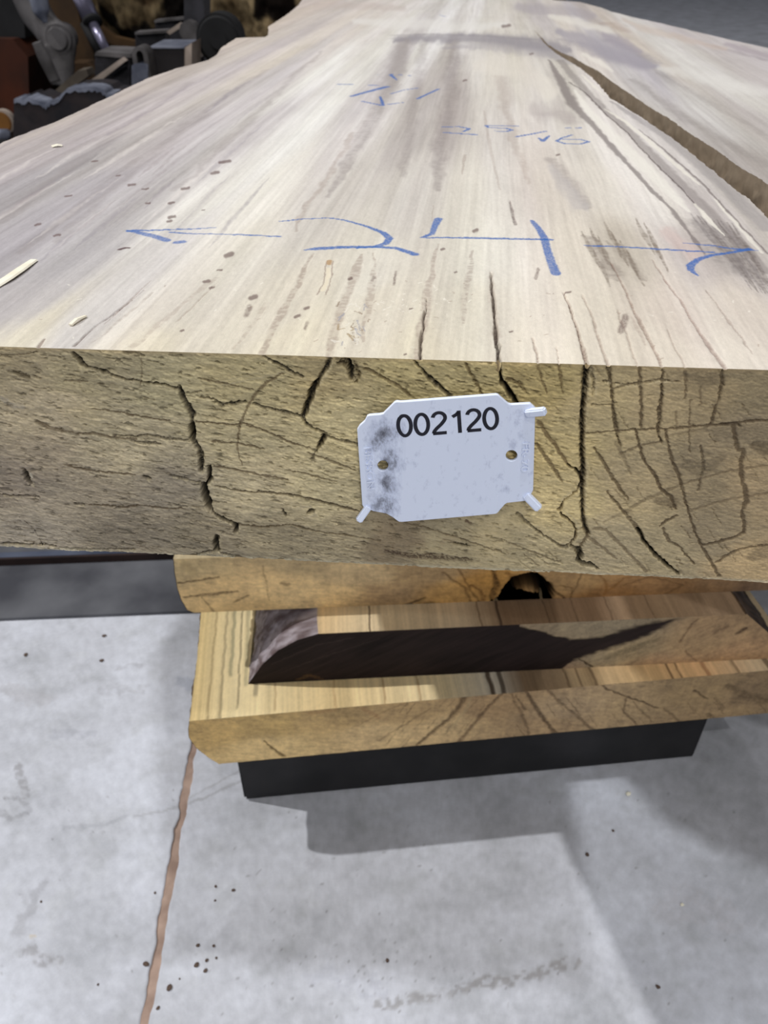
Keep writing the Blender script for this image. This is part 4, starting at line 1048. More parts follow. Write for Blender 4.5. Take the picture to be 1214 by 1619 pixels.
def p4(X, Y, aw):
    tones = [(330, 1160, (146, 122, 80)), (420, 1150, (140, 118, 78)), (520, 1140, (138, 116, 80)), (640, 1130, (134, 112, 80)), (430, 1180, (160, 138, 98)),
             (600, 1160, (156, 134, 98)), (700, 1150, (150, 128, 94)), (780, 1120, (126, 104, 76)), (900, 1120, (124, 106, 82)), (1000, 1120, (120, 102, 76)),
             (1100, 1100, (114, 96, 70)), (1200, 1090, (98, 82, 62)), (1130, 1130, (110, 92, 68)), (850, 1150, (122, 102, 76))]
    C = base_face(X, Y, aw, tones, 2.0, 200, .25)
    F = Field(X, Y, C)
    S = [([(735, 1095), (728, 1115), (712, 1135), (690, 1152), (660, 1178)], [12, 12, 10, 9, 7], (66, 48, 34), .75, .6, .2),
         ([(745, 1100), (738, 1120), (718, 1145), (705, 1160)], [4, 7, 6, 4], (176, 156, 118), .4, 0, .2),
         ([(792, 1098), (770, 1120), (745, 1150), (722, 1178)], [6, 8, 8, 10], (72, 50, 38), .65, .4, .2),
         ([(832, 1095), (845, 1115), (862, 1140), (882, 1165)], [6, 8, 8, 8], (62, 46, 34), .75, .8, .2),
         ([(808, 1098), (825, 1130), (838, 1160)], [5, 7, 5], (84, 64, 46), .55, .3, .3), ([(815, 1100), (830, 1122)], [3, 5], (80, 60, 44), .6, .2, .2),
         ([(860, 1085), (885, 1110), (915, 1135), (940, 1158)], [5, 6, 6, 5], (72, 54, 40), .6, .4, .3),
         ([(938, 1075), (960, 1090), (985, 1100), (1010, 1108), (1040, 1120)], [4, 5, 5, 5, 4], (62, 46, 34), .75, .5, .2),
         ([(990, 1105), (985, 1125), (1005, 1145), (1030, 1160)], [5, 5, 5, 4], (70, 52, 38), .6, .3, .3),
         ([(1000, 1110), (1020, 1130), (1030, 1140)], [3, 5, 4], (78, 60, 44), .5, .2, .3), ([(1098, 1092), (1118, 1105)], [5, 4], (60, 44, 32), .7, .4, .2),
         ([(1120, 1130), (1140, 1148), (1160, 1140)], [10, 14, 8], (66, 50, 36), .6, .3, .5), ([(1150, 1085), (1180, 1100), (1210, 1110)], [14, 22, 20], (72, 58, 42), .5, .2, .5),
         ([(1050, 1120), (1085, 1150)], [6, 5], (78, 60, 44), .5, .2, .3), ([(418, 1172), (430, 1184), (448, 1195)], [3, 6, 9], (80, 60, 36), .8, .6, .1),
         ([(560, 1150), (600, 1128), (640, 1112)], [3, 4, 3], (110, 88, 60), .4, .1, .3), ([(600, 1170), (640, 1145), (680, 1120)], [4, 6, 4], (104, 84, 60), .45, .1, .3),
         ([(490, 1128), (530, 1122)], [12, 8], (150, 110, 76), .4, 0, .3), ([(575, 1120), (600, 1135)], [10, 8], (150, 108, 76), .4, 0, .3)]
    run_strokes(F, aw, S)
    rng = random.Random(4)
    for k in range(70):
        x = rng.uniform(620, 1200); y = rng.uniform(1095, 1170); d = -1 if x < 790 else 1
        run_strokes(F, aw, [([(x, y), (x + d * 14, y + 18)], [2, 3], (86, 68, 50), rng.uniform(.25, .6), .1, .4)])
    return F.C, F.D + .0006 * (fbm(X * 300, Y * 300, 3, 211) - .5)


t4 = tonemix([(0, (214, 190, 138)), (.03, (226, 208, 164)), (.10, (222, 196, 146)), (.18, (226, 206, 164)), (.215, (206, 196, 178)), (.235, (130, 108, 84)), (.26, (142, 120, 94)), (.275, (176, 152, 118)),
              (.33, (196, 164, 120)), (.37, (216, 178, 132)), (.41, (204, 184, 152)), (.8, (190, 170, 138))])
L4 = ends([(300, 1140), (298, 1152), (299, 1166), (310, 1182), (330, 1198), (346, 1206)], E4, Z4)
L4 = [(min(max(p[1] / T4, 0), 1), p[0]) for p in L4]; L4[-1] = (1, L4[-1][1])
lines4 = [(.212, .0022, 0, .5, (70, 52, 38), .9), (.220, .0022, 0, .5, (60, 46, 34), .8), (.268, .0012, 0, .5, (90, 70, 52), .6), (.277, .001, 0, .5, (90, 70, 52), .6), (.288, .0016, 0, .5, (80, 60, 44), .7),
          (.345, .0012, 0, .5, (90, 66, 48), .7), (.352, .001, 0, .5, (90, 66, 48), .7), (.372, .002, 0, .5, (150, 100, 70), .6), (.395, .0016, 0, .5, (100, 78, 58), .6),
          (.42, .003, 0, .5, (84, 66, 50), .7), (.02, .0012, .0, .5, (120, 108, 88), .5), (.032, .0010, .01, .5, (110, 100, 82), .6), (.044, .0022, .02, .5, (120, 112, 96), .6), (.012, .001, .0, .5, (130, 110, 80), .5), (.026, .0016, .04, .5, (120, 122, 100), .6), (.037, .0018, .03, .5, (140, 138, 112), .5), (.051, .003, .05, .5, (104, 98, 88), .6),
          (.058, .001, .005, .5, (150, 120, 84), .5), (.10, .001, 0, .5, (170, 130, 90), .4), (.135, .0008, 0, .5, (150, 110, 76), .5), (.16, .0008, 0, .5, (150, 110, 76), .5)]
lower_slab(E4, Z4, T4, L4, [(0, .446), (1, .450)], p4, top_paint(t4, 1.15, 300, lines4),
           'bottom wooden slab of the stack, widest, its pale top showing at the left corner', mat=M_low, nW=110, bfine=.13)

# ---- middle slab with the black-stained end
Z3, T3 = CAMZ - .384, .048
E3 = ((505, 1002), (1070, 976))


def p3(X, Y, aw):
    tones = [(1000, 1030, (112, 98, 74)), (1100, 1020, (118, 98, 72)), (1180, 1030, (122, 98, 72)), (900, 1060, (116, 98, 78)), (980, 990, (94, 84, 68)), (1150, 985, (112, 92, 68)), (850, 1070, (106, 88, 72)),
             (1040, 1050, (120, 98, 74)), (950, 1045, (100, 90, 72)), (600, 1040, (110, 94, 74))]
    C = base_face(X, Y, aw, tones, 2.25, 220, -.5)
    F = Field(X, Y, C)
    S = [([(960, 1040), (1000, 1025), (1040, 1010)], [14, 18, 10], (76, 68, 52), .5, 0, .3), ([(915, 1042), (935, 1055), (955, 1066)], [3, 5, 4], (54, 42, 32), .8, .6, .1),
         ([(1075, 1015), (1085, 1000), (1095, 985), (1105, 978)], [6, 6, 4, 3], (84, 60, 44), .6, .2, .3), ([(1165, 1002), (1172, 998), (1180, 994)], [6, 12, 6], (56, 38, 32), .8, .6, .2),
         ([(1050, 1060), (1062, 1052)], [10, 12], (92, 64, 48), .6, .2, .2), ([(1085, 1030), (1100, 1045)], [5, 4], (90, 66, 50), .5, .2, .3), ([(1130, 1000), (1150, 990)], [5, 6], (86, 64, 50), .5, .2, .3)]
    run_strokes(F, aw, S)
    # black stain, a shape of its own
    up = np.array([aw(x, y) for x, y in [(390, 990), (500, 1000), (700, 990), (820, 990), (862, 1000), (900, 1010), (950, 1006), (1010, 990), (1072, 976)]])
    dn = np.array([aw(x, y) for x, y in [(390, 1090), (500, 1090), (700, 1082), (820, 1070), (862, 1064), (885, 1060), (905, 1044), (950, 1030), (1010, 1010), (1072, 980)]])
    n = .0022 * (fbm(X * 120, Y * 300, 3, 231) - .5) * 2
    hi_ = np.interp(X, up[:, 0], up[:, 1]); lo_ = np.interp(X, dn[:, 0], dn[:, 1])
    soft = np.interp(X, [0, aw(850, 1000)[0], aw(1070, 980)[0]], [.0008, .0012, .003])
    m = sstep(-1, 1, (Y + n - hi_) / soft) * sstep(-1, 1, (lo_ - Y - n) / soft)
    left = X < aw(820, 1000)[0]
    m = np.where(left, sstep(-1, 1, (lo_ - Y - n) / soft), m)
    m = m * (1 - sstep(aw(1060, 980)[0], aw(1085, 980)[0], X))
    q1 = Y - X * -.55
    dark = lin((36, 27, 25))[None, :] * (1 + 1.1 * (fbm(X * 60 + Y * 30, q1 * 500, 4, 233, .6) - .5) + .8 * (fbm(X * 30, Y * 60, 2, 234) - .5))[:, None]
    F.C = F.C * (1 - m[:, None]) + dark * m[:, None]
    run_strokes(F, aw, [([(470, 1074), (490, 1068), (510, 1074)], [6, 10, 5], (96, 72, 44), .6, 0, .5),
                        ([(430, 1050), (500, 1020), (560, 1008)], [1.5, 2, 1.5], (74, 62, 56), .5, 0, .3), ([(440, 1065), (520, 1035), (600, 1010)], [1.5, 2, 1.5], (70, 58, 52), .5, 0, .3)])
    return F.C, F.D


t3 = tonemix([(-.09, (150, 142, 148)), (-.01, (160, 152, 156)), (.0, (214, 188, 146)), (.03, (216, 196, 160)), (.10, (200, 182, 154)), (.13, (140, 116, 92)), (.20, (138, 114, 90)), (.24, (160, 136, 108)),
              (.30, (172, 148, 122)), (.38, (208, 172, 132)), (.44, (214, 176, 134))])
L3 = ends([(503, 1002), (470, 1012), (440, 1028), (415, 1050), (396, 1076), (392, 1080)], E3, Z3)
L3 = [(min(max(p[1] / T3, 0), 1), p[0]) for p in L3]; L3[0] = (0, L3[0][1]); L3[-1] = (1, L3[-1][1])
R3 = ends([(1182, 968), (1214, 1000), (1240, 1050)], E3, Z3)
R3 = [(min(max(p[1] / T3, 0), 1), p[0]) for p in R3]; R3[0] = (0, R3[0][1]); R3[-1] = (1, R3[-1][1])
lines3 = [(.035, .0008, 0, .5, (70, 54, 44), .8), (.112, .0008, 0, .5, (100, 80, 62), .6), (.126, .0012, 0, .5, (60, 46, 38), .8), (.205, .0008, 0, .5, (96, 76, 58), .6), (.30, .0010, 0, .5, (70, 54, 42), .8),
          (.235, .0006, 0, .5, (100, 80, 62), .5), (.16, .0006, 0, .5, (90, 72, 56), .5), (.18, .0006, 0, .5, (90, 72, 56), .5), (.34, .0006, 0, .5, (130, 96, 70), .6), (.36, .001, 0, .5, (140, 100, 72), .5)]
lower_slab(E3, Z3, T3, L3, R3, p3, top_paint(t3, 1.1, 320, lines3),
           'middle wooden slab of the stack with a black stained end and grey bark wane', mat=M_low, nW=120, bfine=.12,
           barkcol=((176, 168, 176), (104, 90, 92)), barkcol_r=((96, 76, 58), (56, 44, 36)))

# ---- upper slab of the stack with the hole
Z2, T2 = CAMZ - .334, .050
E2 = ((275, 884), (1214, 850))


def p2(X, Y, aw):
    tones = [(300, 900, (132, 116, 86)), (350, 930, (146, 124, 88)), (420, 920, (150, 128, 92)), (520, 940, (160, 138, 100)), (400, 970, (138, 116, 80)), (560, 910, (140, 122, 92)), (610, 940, (118, 98, 72)),
             (680, 910, (118, 98, 70)), (720, 940, (132, 104, 64)), (760, 925, (128, 94, 48)), (900, 920, (122, 98, 66)), (960, 940, (104, 76, 46)), (1050, 920, (108, 82, 54)), (1150, 915, (104, 82, 58)), (1200, 920, (84, 66, 50)), (470, 890, (128, 112, 84))]
    C = base_face(X, Y, aw, tones, 2.4, 240, .1)
    F = Field(X, Y, C)
    S = [([(283, 922), (315, 918), (345, 912)], [4, 5, 3], (80, 64, 44), .75, .4, .2), ([(290, 945), (330, 940), (375, 935)], [3, 8, 4], (76, 60, 42), .75, .5, .3), ([(370, 952), (385, 945), (395, 942)], [3, 5, 3], (84, 66, 44), .7, .3, .3),
         ([(445, 922), (455, 924)], [7, 7], (84, 66, 44), .7, .3, .3), ([(415, 895), (422, 925), (425, 950)], [3, 4, 3], (104, 86, 60), .5, .2, .4), ([(320, 945), (345, 975)], [3, 4], (96, 76, 52), .6, .2, .3),
         ([(292, 893), (305, 905)], [16, 18], (164, 144, 104), .5, 0, .2), ([(620, 965), (645, 955), (672, 945)], [4, 6, 3], (66, 48, 32), .8, .4, .1), ([(622, 972), (655, 960), (672, 945)], [5, 6, 3], (150, 122, 74), .6, 0, .1),
         ([(655, 968), (680, 955), (700, 965), (715, 972)], [5, 14, 10, 4], (74, 56, 42), .6, .3, .3),
         ([(700, 905), (735, 930), (745, 955), (755, 968)], [4, 5, 5, 4], (92, 66, 38), .6, .2, .2), ([(690, 920), (715, 945), (740, 968)], [4, 5, 4], (170, 134, 80), .4, 0, .2),
         ([(725, 900), (745, 935), (765, 960)], [4, 5, 4], (80, 52, 26), .6, .3, .2), ([(780, 900), (785, 925), (778, 945)], [6, 12, 12], (48, 30, 18), .8, 2, .3), ([(745, 925), (760, 935), (765, 948)], [6, 6, 10], (80, 44, 20), .6, .2, .4),
         ([(870, 930), (890, 945), (905, 955)], [4, 5, 4], (70, 48, 28), .7, .4, .2), ([(860, 948), (900, 952), (905, 930), (885, 925)], [3, 4, 3, 3], (92, 66, 36), .6, .2, .2),
         ([(945, 905), (960, 925), (955, 940), (985, 915), (1020, 908)], [4, 6, 5, 4, 3], (120, 80, 36), .55, .1, .2), ([(920, 905), (912, 925), (905, 938)], [5, 4, 3], (76, 56, 38), .6, .2, .2),
         ([(985, 925), (1030, 912), (1080, 925), (1040, 945)], [3, 3, 3, 3], (88, 64, 38), .5, .1, .2), ([(800, 905), (815, 915), (808, 925)], [6, 14, 6], (126, 86, 40), .7, 0, .2)]
    run_strokes(F, aw, S)
    # hollow with ragged rim
    H = [aw(x, y) for x, y in [(780, 955), (800, 945), (820, 925), (838, 915), (850, 925), (862, 938), (868, 950)]]
    for wds, c, dep in (([14, 26, 36, 26, 34, 28, 14], (40, 24, 14), 8), ([6, 18, 28, 18, 26, 20, 8], (6, 4, 3), 30)):
        F.stroke(H, np.array(wds) * .00044, lin(c), .97, depth=dep / 1000, rag=.0022, rs=.004, seed=77, soft=.4)
    F.stroke([aw(790, 958), aw(830, 950), aw(872, 955)], np.array([14, 34, 12]) * .00044, lin((7, 4, 3)), .97, depth=.03, rag=.0015, rs=.004, seed=78, soft=.4)
    return F.C, F.D


t2 = tonemix([(0, (224, 206, 168)), (.1, (214, 190, 148)), (.5, (190, 166, 130))])
L2 = ends([(275, 884), (277, 910), (281, 930), (287, 948), (296, 964), (310, 985)], E2, Z2)
L2 = [(min(max(p[1] / T2, 0), 1), p[0]) for p in L2]; L2[-1] = (1, L2[-1][1])
lower_slab(E2, Z2, T2, L2, [(0, .62), (1, .60)], p2, top_paint(t2, .80, 340), 'upper wooden slab of the stack with a dark rotten hollow in its end',
           mat=M_low, nW=110, nB=60, bfine=.06)

# =================================================================== lift table carrying the stack
M_black = flat_mat('black_painted_steel', (22, 22, 24), (34, 33, 35), 30, .55, bump=.1)
M_dark = flat_mat('dark_worn_steel', (34, 33, 36), (58, 57, 62), 25, .5, bump=.3, metal=.2)
yawS = math.atan2(.045, .4147)
RZ = Matrix.Rotation(yawS, 4, 'Z')
zb4 = Z4 - T4
ZP0 = zb4 - .076
def lxy(a, b):      # platform frame: a along its near edge, b back
    q = at_y(400, 1243, .372)
    e = Vector((math.cos(yawS), math.sin(yawS), 0)); f = Vector((-math.sin(yawS), math.cos(yawS), 0))
    o = Vector((at_y(388, 1243, .372).x, .362, 0))
    return o + e * a + f * b


def lbox(bm, a0, a1, b0, b1, z0, z1):
    c = lxy((a0 + a1) / 2, (b0 + b1) / 2); c.z = (z0 + z1) / 2
    bm_box(bm, c, (a1 - a0, b1 - b0, z1 - z0), RZ)


PW = .385
b_ = bmesh.new(); lbox(b_, 0, PW, 0, .10, .0004, zb4 - .0004)
props(bm_obj('steel_beam', b_, M_black, bevel=.002), 'black steel beam on the floor carrying the bottom slab of the stack', 'beam')
b_ = bmesh.new(); lbox(b_, 0, PW, .95, 1.05, .0004, zb4 - .0004)
props(bm_obj('steel_beam', b_, M_black, bevel=.002), 'second black steel beam under the stack, farther back in the dark', 'beam')

# bolsters between the stack and the big slab
M_bol = flat_mat('bolster_wood', (150, 124, 86), (176, 150, 108), 30, .8, stretch=(6, 1, 1))
for k, b in enumerate((.42, .95)):
    b_ = bmesh.new()
    c = lxy(.30, b); c.z = (Z2 + (ZT - TH)) / 2
    bm_box(b_, c, (.42, .09, (ZT - TH) - Z2 - .002), RZ)
    props(bm_obj('timber_bolster', b_, M_bol, bevel=.002),
          ['squared timber bolster under the big slab, nearer one, hidden behind the end', 'squared timber bolster under the big slab, farther one'][k], 'timber', 'bolsters carrying the big slab')

# =================================================================== plastic tag
TB = -.0042       # front plane of the tag, metres in front of the wood


def tag_pt(px, py, off=0.0):
    """point on the tag's front plane"""
    x, y, w = ray(px, py)
    t = (ORG @ EB + TB - off) / (x * EB[0] + y * EB[1])
    return Vector((float(x * t), float(y * t), float(CAMZ + w * t)))


EA3 = Vector((EA[0], EA[1], 0)); NB = Vector((-EB[0], -EB[1], 0)); UP = Vector((0, 0, 1))
TO = tag_pt(706, 725)


def tag_uv(px, py):
    d = tag_pt(px, py) - TO; return d.dot(EA3), d.dot(UP)


def tag_world(u, v, n): return TO + EA3 * u + UP * v + NB * n


outline = [(565.2, 681), (569, 675), (577, 668), (580.6, 660.5), (584, 659), (600, 657.8), (606, 656.5), (624, 638.6), (627, 637.4), (784, 625.2), (787, 626), (803, 640), (808, 642.2), (838, 640.6), (845.5, 647),
           (845.2, 660), (842.2, 776), (840, 781), (829, 793), (801.8, 796), (798, 798), (787, 810.5), (784, 812), (635, 824.8), (631, 824.4), (611, 813), (590, 809), (575, 803), (573.2, 800)]


def plate_bend(u, v):
    """flanges sit a little behind the raised middle panel"""
    ul = tag_uv(628, 725)[0]; ur = tag_uv(795, 725)[0]
    vv = v / .016
    l = ul - .0008 * (1 - vv * vv) * -1.2; r = ur + .0006
    s = 0.0
    if u < l + .0012: s = max(s, min(1, (l + .0012 - u) / .0016))
    if u > r - .0012: s = max(s, min(1, (u - r + .0012) / .0016))
    s = s * s * (3 - 2 * s)
    return -.00042 * s


cu = bpy.data.curves.new('tag_outline', 'CURVE'); cu.dimensions = '2D'; cu.fill_mode = 'BOTH'
cu.extrude = .00042; cu.bevel_depth = .00016; cu.bevel_resolution = 1


def poly(pts):
    s = cu.splines.new('POLY'); s.points.add(len(pts) - 1)
    for i, (x, y) in enumerate(pts): s.points[i].co = (x * 100, y * 100, 0, 1)
    s.use_cyclic_u = True


cu.extrude = .042; cu.bevel_depth = .016
poly([tag_uv(*p) for p in outline])
holes = [(605.0, 738.0, 9.6, 9.2), (808.8, 722.0, 10.2, 9.4)]
for hx, hy, rx, ry in holes:
    poly([tag_uv(hx + rx * math.cos(t * math.tau / 28), hy + ry * math.sin(t * math.tau / 28)) for t in range(28)])
tmp = bpy.data.objects.new('tmp', cu); COL.objects.link(tmp); bpy.context.view_layer.update()
dg = bpy.context.evaluated_depsgraph_get()
me = bpy.data.meshes.new_from_object(tmp.evaluated_get(dg))
bpy.data.objects.remove(tmp); bpy.data.curves.remove(cu)
bmt = bmesh.new(); bmt.from_mesh(me)
bmesh.ops.remove_doubles(bmt, verts=bmt.verts, dist=.0005)
for i in range(-30, 31):
    bmesh.ops.bisect_plane(bmt, geom=bmt.verts[:] + bmt.edges[:] + bmt.faces[:], plane_co=(i * .08, 0, 0), plane_no=(1, 0, 0))
for i in range(-22, 23):
    bmesh.ops.bisect_plane(bmt, geom=bmt.verts[:] + bmt.edges[:] + bmt.faces[:], plane_co=(0, i * .08, 0), plane_no=(0, 1, 0))
for v in bmt.verts:
    u, w_, n = v.co.x / 100, v.co.y / 100, v.co.z / 100
    v.co = tag_world(u, w_, n - .00058 + plate_bend(u, w_))
bmesh.ops.recalc_face_normals(bmt, faces=bmt.faces)
me2 = bpy.data.meshes.new('plate'); bmt.to_mesh(me2); bmt.free()
# grime tone
co = np.empty(len(me2.vertices) * 3); me2.vertices.foreach_get('co', co); co = co.reshape(-1, 3)


def white_plastic():
    """pale blue-white plastic, grey grime rubbed in along the left flange"""
    m, nt, bs = nodes_mat('white_tag_plastic')
    N = nt.nodes; L = nt.links
    geo = N.new('ShaderNodeNewGeometry')
    def blob(px, py, rx, ry):
        c = tag_pt(px, py)
        sb = N.new('ShaderNodeVectorMath'); sb.operation = 'SUBTRACT'; sb.inputs[1].default_value = c
        L.new(geo.outputs['Position'], sb.inputs[0])
        ml = N.new('ShaderNodeVectorMath'); ml.operation = 'MULTIPLY'; ml.inputs[1].default_value = (1 / rx, 0, 1 / ry)
        L.new(sb.outputs['Vector'], ml.inputs[0])
        ln = N.new('ShaderNodeVectorMath'); ln.operation = 'LENGTH'; L.new(ml.outputs['Vector'], ln.inputs[0])
        mr = N.new('ShaderNodeMapRange'); mr.inputs['From Min'].default_value = 1.0; mr.inputs['From Max'].default_value = .2
        mr.inputs['To Min'].default_value = 0; mr.inputs['To Max'].default_value = 1
        L.new(ln.outputs['Value'], mr.inputs['Value']); return mr.outputs['Result']
    acc = None
    for b in [(608, 690, .0062, .0075), (618, 728, .0052, .0085), (612, 762, .0050, .0070), (606, 798, .0064, .0062), (592, 700, .0036, .0046), (820, 665, .0026, .0044), (812, 705, .0022, .003), (800, 775, .0036, .003), (826, 690, .002, .003)]:
        o = blob(*b)
        if acc is None: acc = o
        else:
            mx = N.new('ShaderNodeMath'); mx.operation = 'MAXIMUM'
            sc = N.new('ShaderNodeMath'); sc.operation = 'MULTIPLY'; sc.inputs[1].default_value = 1.0 if b[0] < 700 else .45
            L.new(o, sc.inputs[0]); L.new(acc, mx.inputs[0]); L.new(sc.outputs[0], mx.inputs[1]); acc = mx.outputs[0]
    nz = N.new('ShaderNodeTexNoise'); nz.inputs['Scale'].default_value = 420; nz.inputs['Detail'].default_value = 5; nz.inputs['Roughness'].default_value = .7
    mp = N.new('ShaderNodeMapping'); mp.inputs['Scale'].default_value = (1, 1, .6)
    L.new(geo.outputs['Position'], mp.inputs['Vector']); L.new(mp.outputs['Vector'], nz.inputs['Vector'])
    ad = N.new('ShaderNodeMath'); ad.operation = 'MULTIPLY_ADD'; ad.inputs[1].default_value = .36; L.new(acc, ad.inputs[0]); L.new(nz.outputs['Fac'], ad.inputs[2])
    cr = N.new('ShaderNodeValToRGB'); e = cr.color_ramp.elements
    e[0].position = .57; e[0].color = (*lin((224, 232, 252)), 1)
    e[1].position = 1.0; e[1].color = (*lin((96, 98, 110)), 1)
    k = e.new(.74); k.color = (*lin((196, 204, 226)), 1); k2 = e.new(.86); k2.color = (*lin((150, 155, 172)), 1)
    L.new(ad.outputs[0], cr.inputs['Fac']); L.new(cr.outputs['Color'], bs.inputs['Base Color'])
    bs.inputs['Roughness'].default_value = .42; bs.inputs['Specular IOR Level'].default_value = .35
    bs.inputs['Subsurface Weight'].default_value = .15; bs.inputs['Subsurface Radius'].default_value = (.001, .001, .001)
    return m


M_tag = white_plastic()
tagroot = empty('id_tag', tag_world(0, 0, -.0006))
props(tagroot, 'white plastic number tag nailed to the end grain of the big slab', 'tag')
link('plate', me2, M_tag, tagroot)
M_ink = flat_mat('black_ink', (24, 24, 36), (32, 32, 44), 300, .5, bump=0)


def text_part(name, s, mat, quad, n0, n1, bold=0.0, flat=True, label=None, xs=1.0):
    """quad: picture points of lower-left, lower-right, upper-left of the text block"""
    fc = bpy.data.curves.new('t', 'FONT'); fc.body = s; fc.size = 1; fc.extrude = .05; fc.offset = bold; fc.resolution_u = 6
    fc.space_character = xs
    ob = bpy.data.objects.new('t', fc); COL.objects.link(ob); bpy.context.view_layer.update()
    m = bpy.data.meshes.new_from_object(ob.evaluated_get(bpy.context.evaluated_depsgraph_get()))
    bpy.data.objects.remove(ob); bpy.data.curves.remove(fc)
    c = np.array([v.co for v in m.vertices]); lo, hi = c.min(0), c.max(0)
    LL, LR, UL = (np.array(q, float) for q in quad)
    for v in m.vertices:
        s_ = (v.co.x - lo[0]) / (hi[0] - lo[0]); t_ = (v.co.y - lo[1]) / (hi[1] - lo[1]); k = (v.co.z - lo[2]) / (hi[2] - lo[2])
        p = LL + (LR - LL) * s_ + (UL - LL) * t_
        u, w_ = tag_uv(*p)
        v.co = tag_world(u, w_, plate_bend(u, w_) + n0 + (n1 - n0) * k)
    bm = bmesh.new(); bm.from_mesh(m); bmesh.ops.recalc_face_normals(bm, faces=bm.faces); bm.to_mesh(m); bm.free()
    m.name = name
    o = link(name, m, mat, tagroot)
    if label: o['label'] = label
    return o




def digit_paths(ch):
    if ch == '0': return [([(.29 + .225 * math.sin(t * math.tau / 40) * (1 + .0 * t), .5 + .435 * math.cos(t * math.tau / 40)) for t in range(41)], True)]
    if ch == '1': return [([(.40, .0), (.40, .96)], False), ([(.40, .90), (.31, .80), (.17, .71)], False)]
    if ch == '2':
        arc = [(.30 + .215 * math.cos(math.radians(a_)), .715 + .225 * math.sin(math.radians(a_))) for a_ in range(172, -30, -12)]
        return [(arc + [(.46, .56), (.36, .43), (.20, .27), (.11, .15), (.085, .062)], False), ([(.06, .057), (.54, .057)], False)]


def number_part(txt, LL, LR, UL, wd=.135, adv=.60):
    LL, LR, UL = (np.array(q, float) for q in (LL, LR, UL)); tot = adv * (len(txt) - 1) + .57
    for i_, ch in enumerate(txt):
        bm = bmesh.new()
        for path, closed in digit_paths(ch):
            n = len(path); L_, R_ = [], []
            for k in range(n):
                a_ = np.array(path[k - 1] if k else (path[-2] if closed else path[0])); b2 = np.array(path[k + 1] if k < n - 1 else (path[1] if closed else path[-1]))
                t_ = b2 - a_; t_ = t_ / np.linalg.norm(t_); nn = np.array([-t_[1], t_[0]])
                for lst, sg in ((L_, 1), (R_, -1)):
                    q = np.array(path[k]) + nn * sg * wd / 2
                    p = LL + (LR - LL) * (q[0] + i_ * adv) / tot + (UL - LL) * q[1]
                    u, w_ = tag_uv(*p); pb = plate_bend(u, w_)
                    lst.append((bm.verts.new(tag_world(u, w_, pb + .00004)), bm.verts.new(tag_world(u, w_, pb - .00004))))
            for k in range(n - 1):
                bm.faces.new((L_[k][0], L_[k + 1][0], R_[k + 1][0], R_[k][0]))
                bm.faces.new((L_[k][0], L_[k][1], L_[k + 1][1], L_[k + 1][0])); bm.faces.new((R_[k][0], R_[k + 1][0], R_[k + 1][1], R_[k][1]))
        me_ = bpy.data.meshes.new('printed_digit'); bm.to_mesh(me_); bm.free()
        o = link('printed_digit', me_, M_ink, tagroot); o['label'] = 'black printed digit ' + ch


number_part('002120', (627.5, 692.5), (789.5, 679.0), (625.0, 656.0))
text_part('raised_lettering', 'BESSON', M_tag, ((575, 709), (580.5, 774.5), (587, 708)), -.0001, .00042, bold=.006, label='raised letters down the left flange')
text_part('raised_lettering', 'FR-70', M_tag, ((825.5, 701), (823.5, 747), (837.5, 700.5)), -.0001, .00042, bold=.006, label='raised characters down the right flange')


def peg(p, q, wpx, thick, rise):
    a = tag_pt(*p); b = tag_pt(*q) + NB * rise
    a = a - NB * .0006
    d = (b - a)
    x = d.normalized(); y = NB.cross(x).normalized(); z = x.cross(y)
    M = Matrix((x, y, z)).transposed().to_4x4(); M.translation = (a + b) / 2
    bm = bmesh.new()
    bmesh.ops.create_cube(bm, size=1, matrix=M @ Matrix.Diagonal((d.length, wpx * .000164, thick, 1)))
    return bm_obj('locking_peg', bm, M_tag, tagroot, smooth=False, bevel=.00035, seg=3)


peg((831, 655), (862, 645), 13, .0018, .0016)
peg((831, 784), (852, 800), 14, .0020, .0014)
peg((583, 802), (567, 820), 12, .0018, .0012)
# nail-like posts holding the plate off the wood
for (x, y) in ((700, 650), (700, 790), (832, 660), (832, 776)):
    bmp = bmesh.new()
    c = tag_world(*tag_uv(x, y), 0)
    bm_tube(bmp, c - NB * .0008, c - NB * .0060, .0014, .0009, 10)
    bm_obj('anchor_post', bmp, M_tag, tagroot, smooth=True)

# =================================================================== slivers lying on the big slab
M_sliver = flat_mat('pale_splinter', (236, 228, 206), (246, 240, 222), 200, .6, bump=.3, bdist=.0002)


def sliver(pts, w, label):
    bm = bmesh.new(); P = [np.array(at_z(*p, ZT)) for p in pts]; n = len(P); vs = []
    for i in range(n):
        d = P[min(i + 1, n - 1)] - P[max(i - 1, 0)]; d /= np.linalg.norm(d); nrm = np.array([-d[1], d[0]])
        ww = w * (.8 if i == n - 1 else 1) * .5
        z = ZT + .0003 + .0005 * math.sin(i / (n - 1) * math.pi)
        row = []
        for s, dz in ((-1, 0), (-.7, .0004), (.7, .0004), (1, 0)):
            row.append(bm.verts.new((P[i][0] + nrm[0] * ww * s, P[i][1] + nrm[1] * ww * s, z + dz)))
        vs.append(row)
    for i in range(n - 1):
        for k in range(4): bm.faces.new((vs[i][k], vs[i + 1][k], vs[i + 1][(k + 1) % 4], vs[i][(k + 1) % 4]))
    bm.faces.new(vs[0]); bm.faces.new(vs[-1][::-1])
    return props(bm_obj('wood_splinter', bm, M_sliver, smooth=False), label, 'splinter')


sliver([(-14, 458), (14, 443), (34, 429), (54, 413)], .0036, 'pale wide wood splinter on the big slab at the left frame edge')
sliver([(82, 233), (91, 232), (99, 231.5)], .0030, 'tiny white wood splinter on the big slab near its left bark edge')
sliver([(112, 516), (122, 510), (136, 502)], .0014, 'thin white wood splinter on the big slab near its left front end')

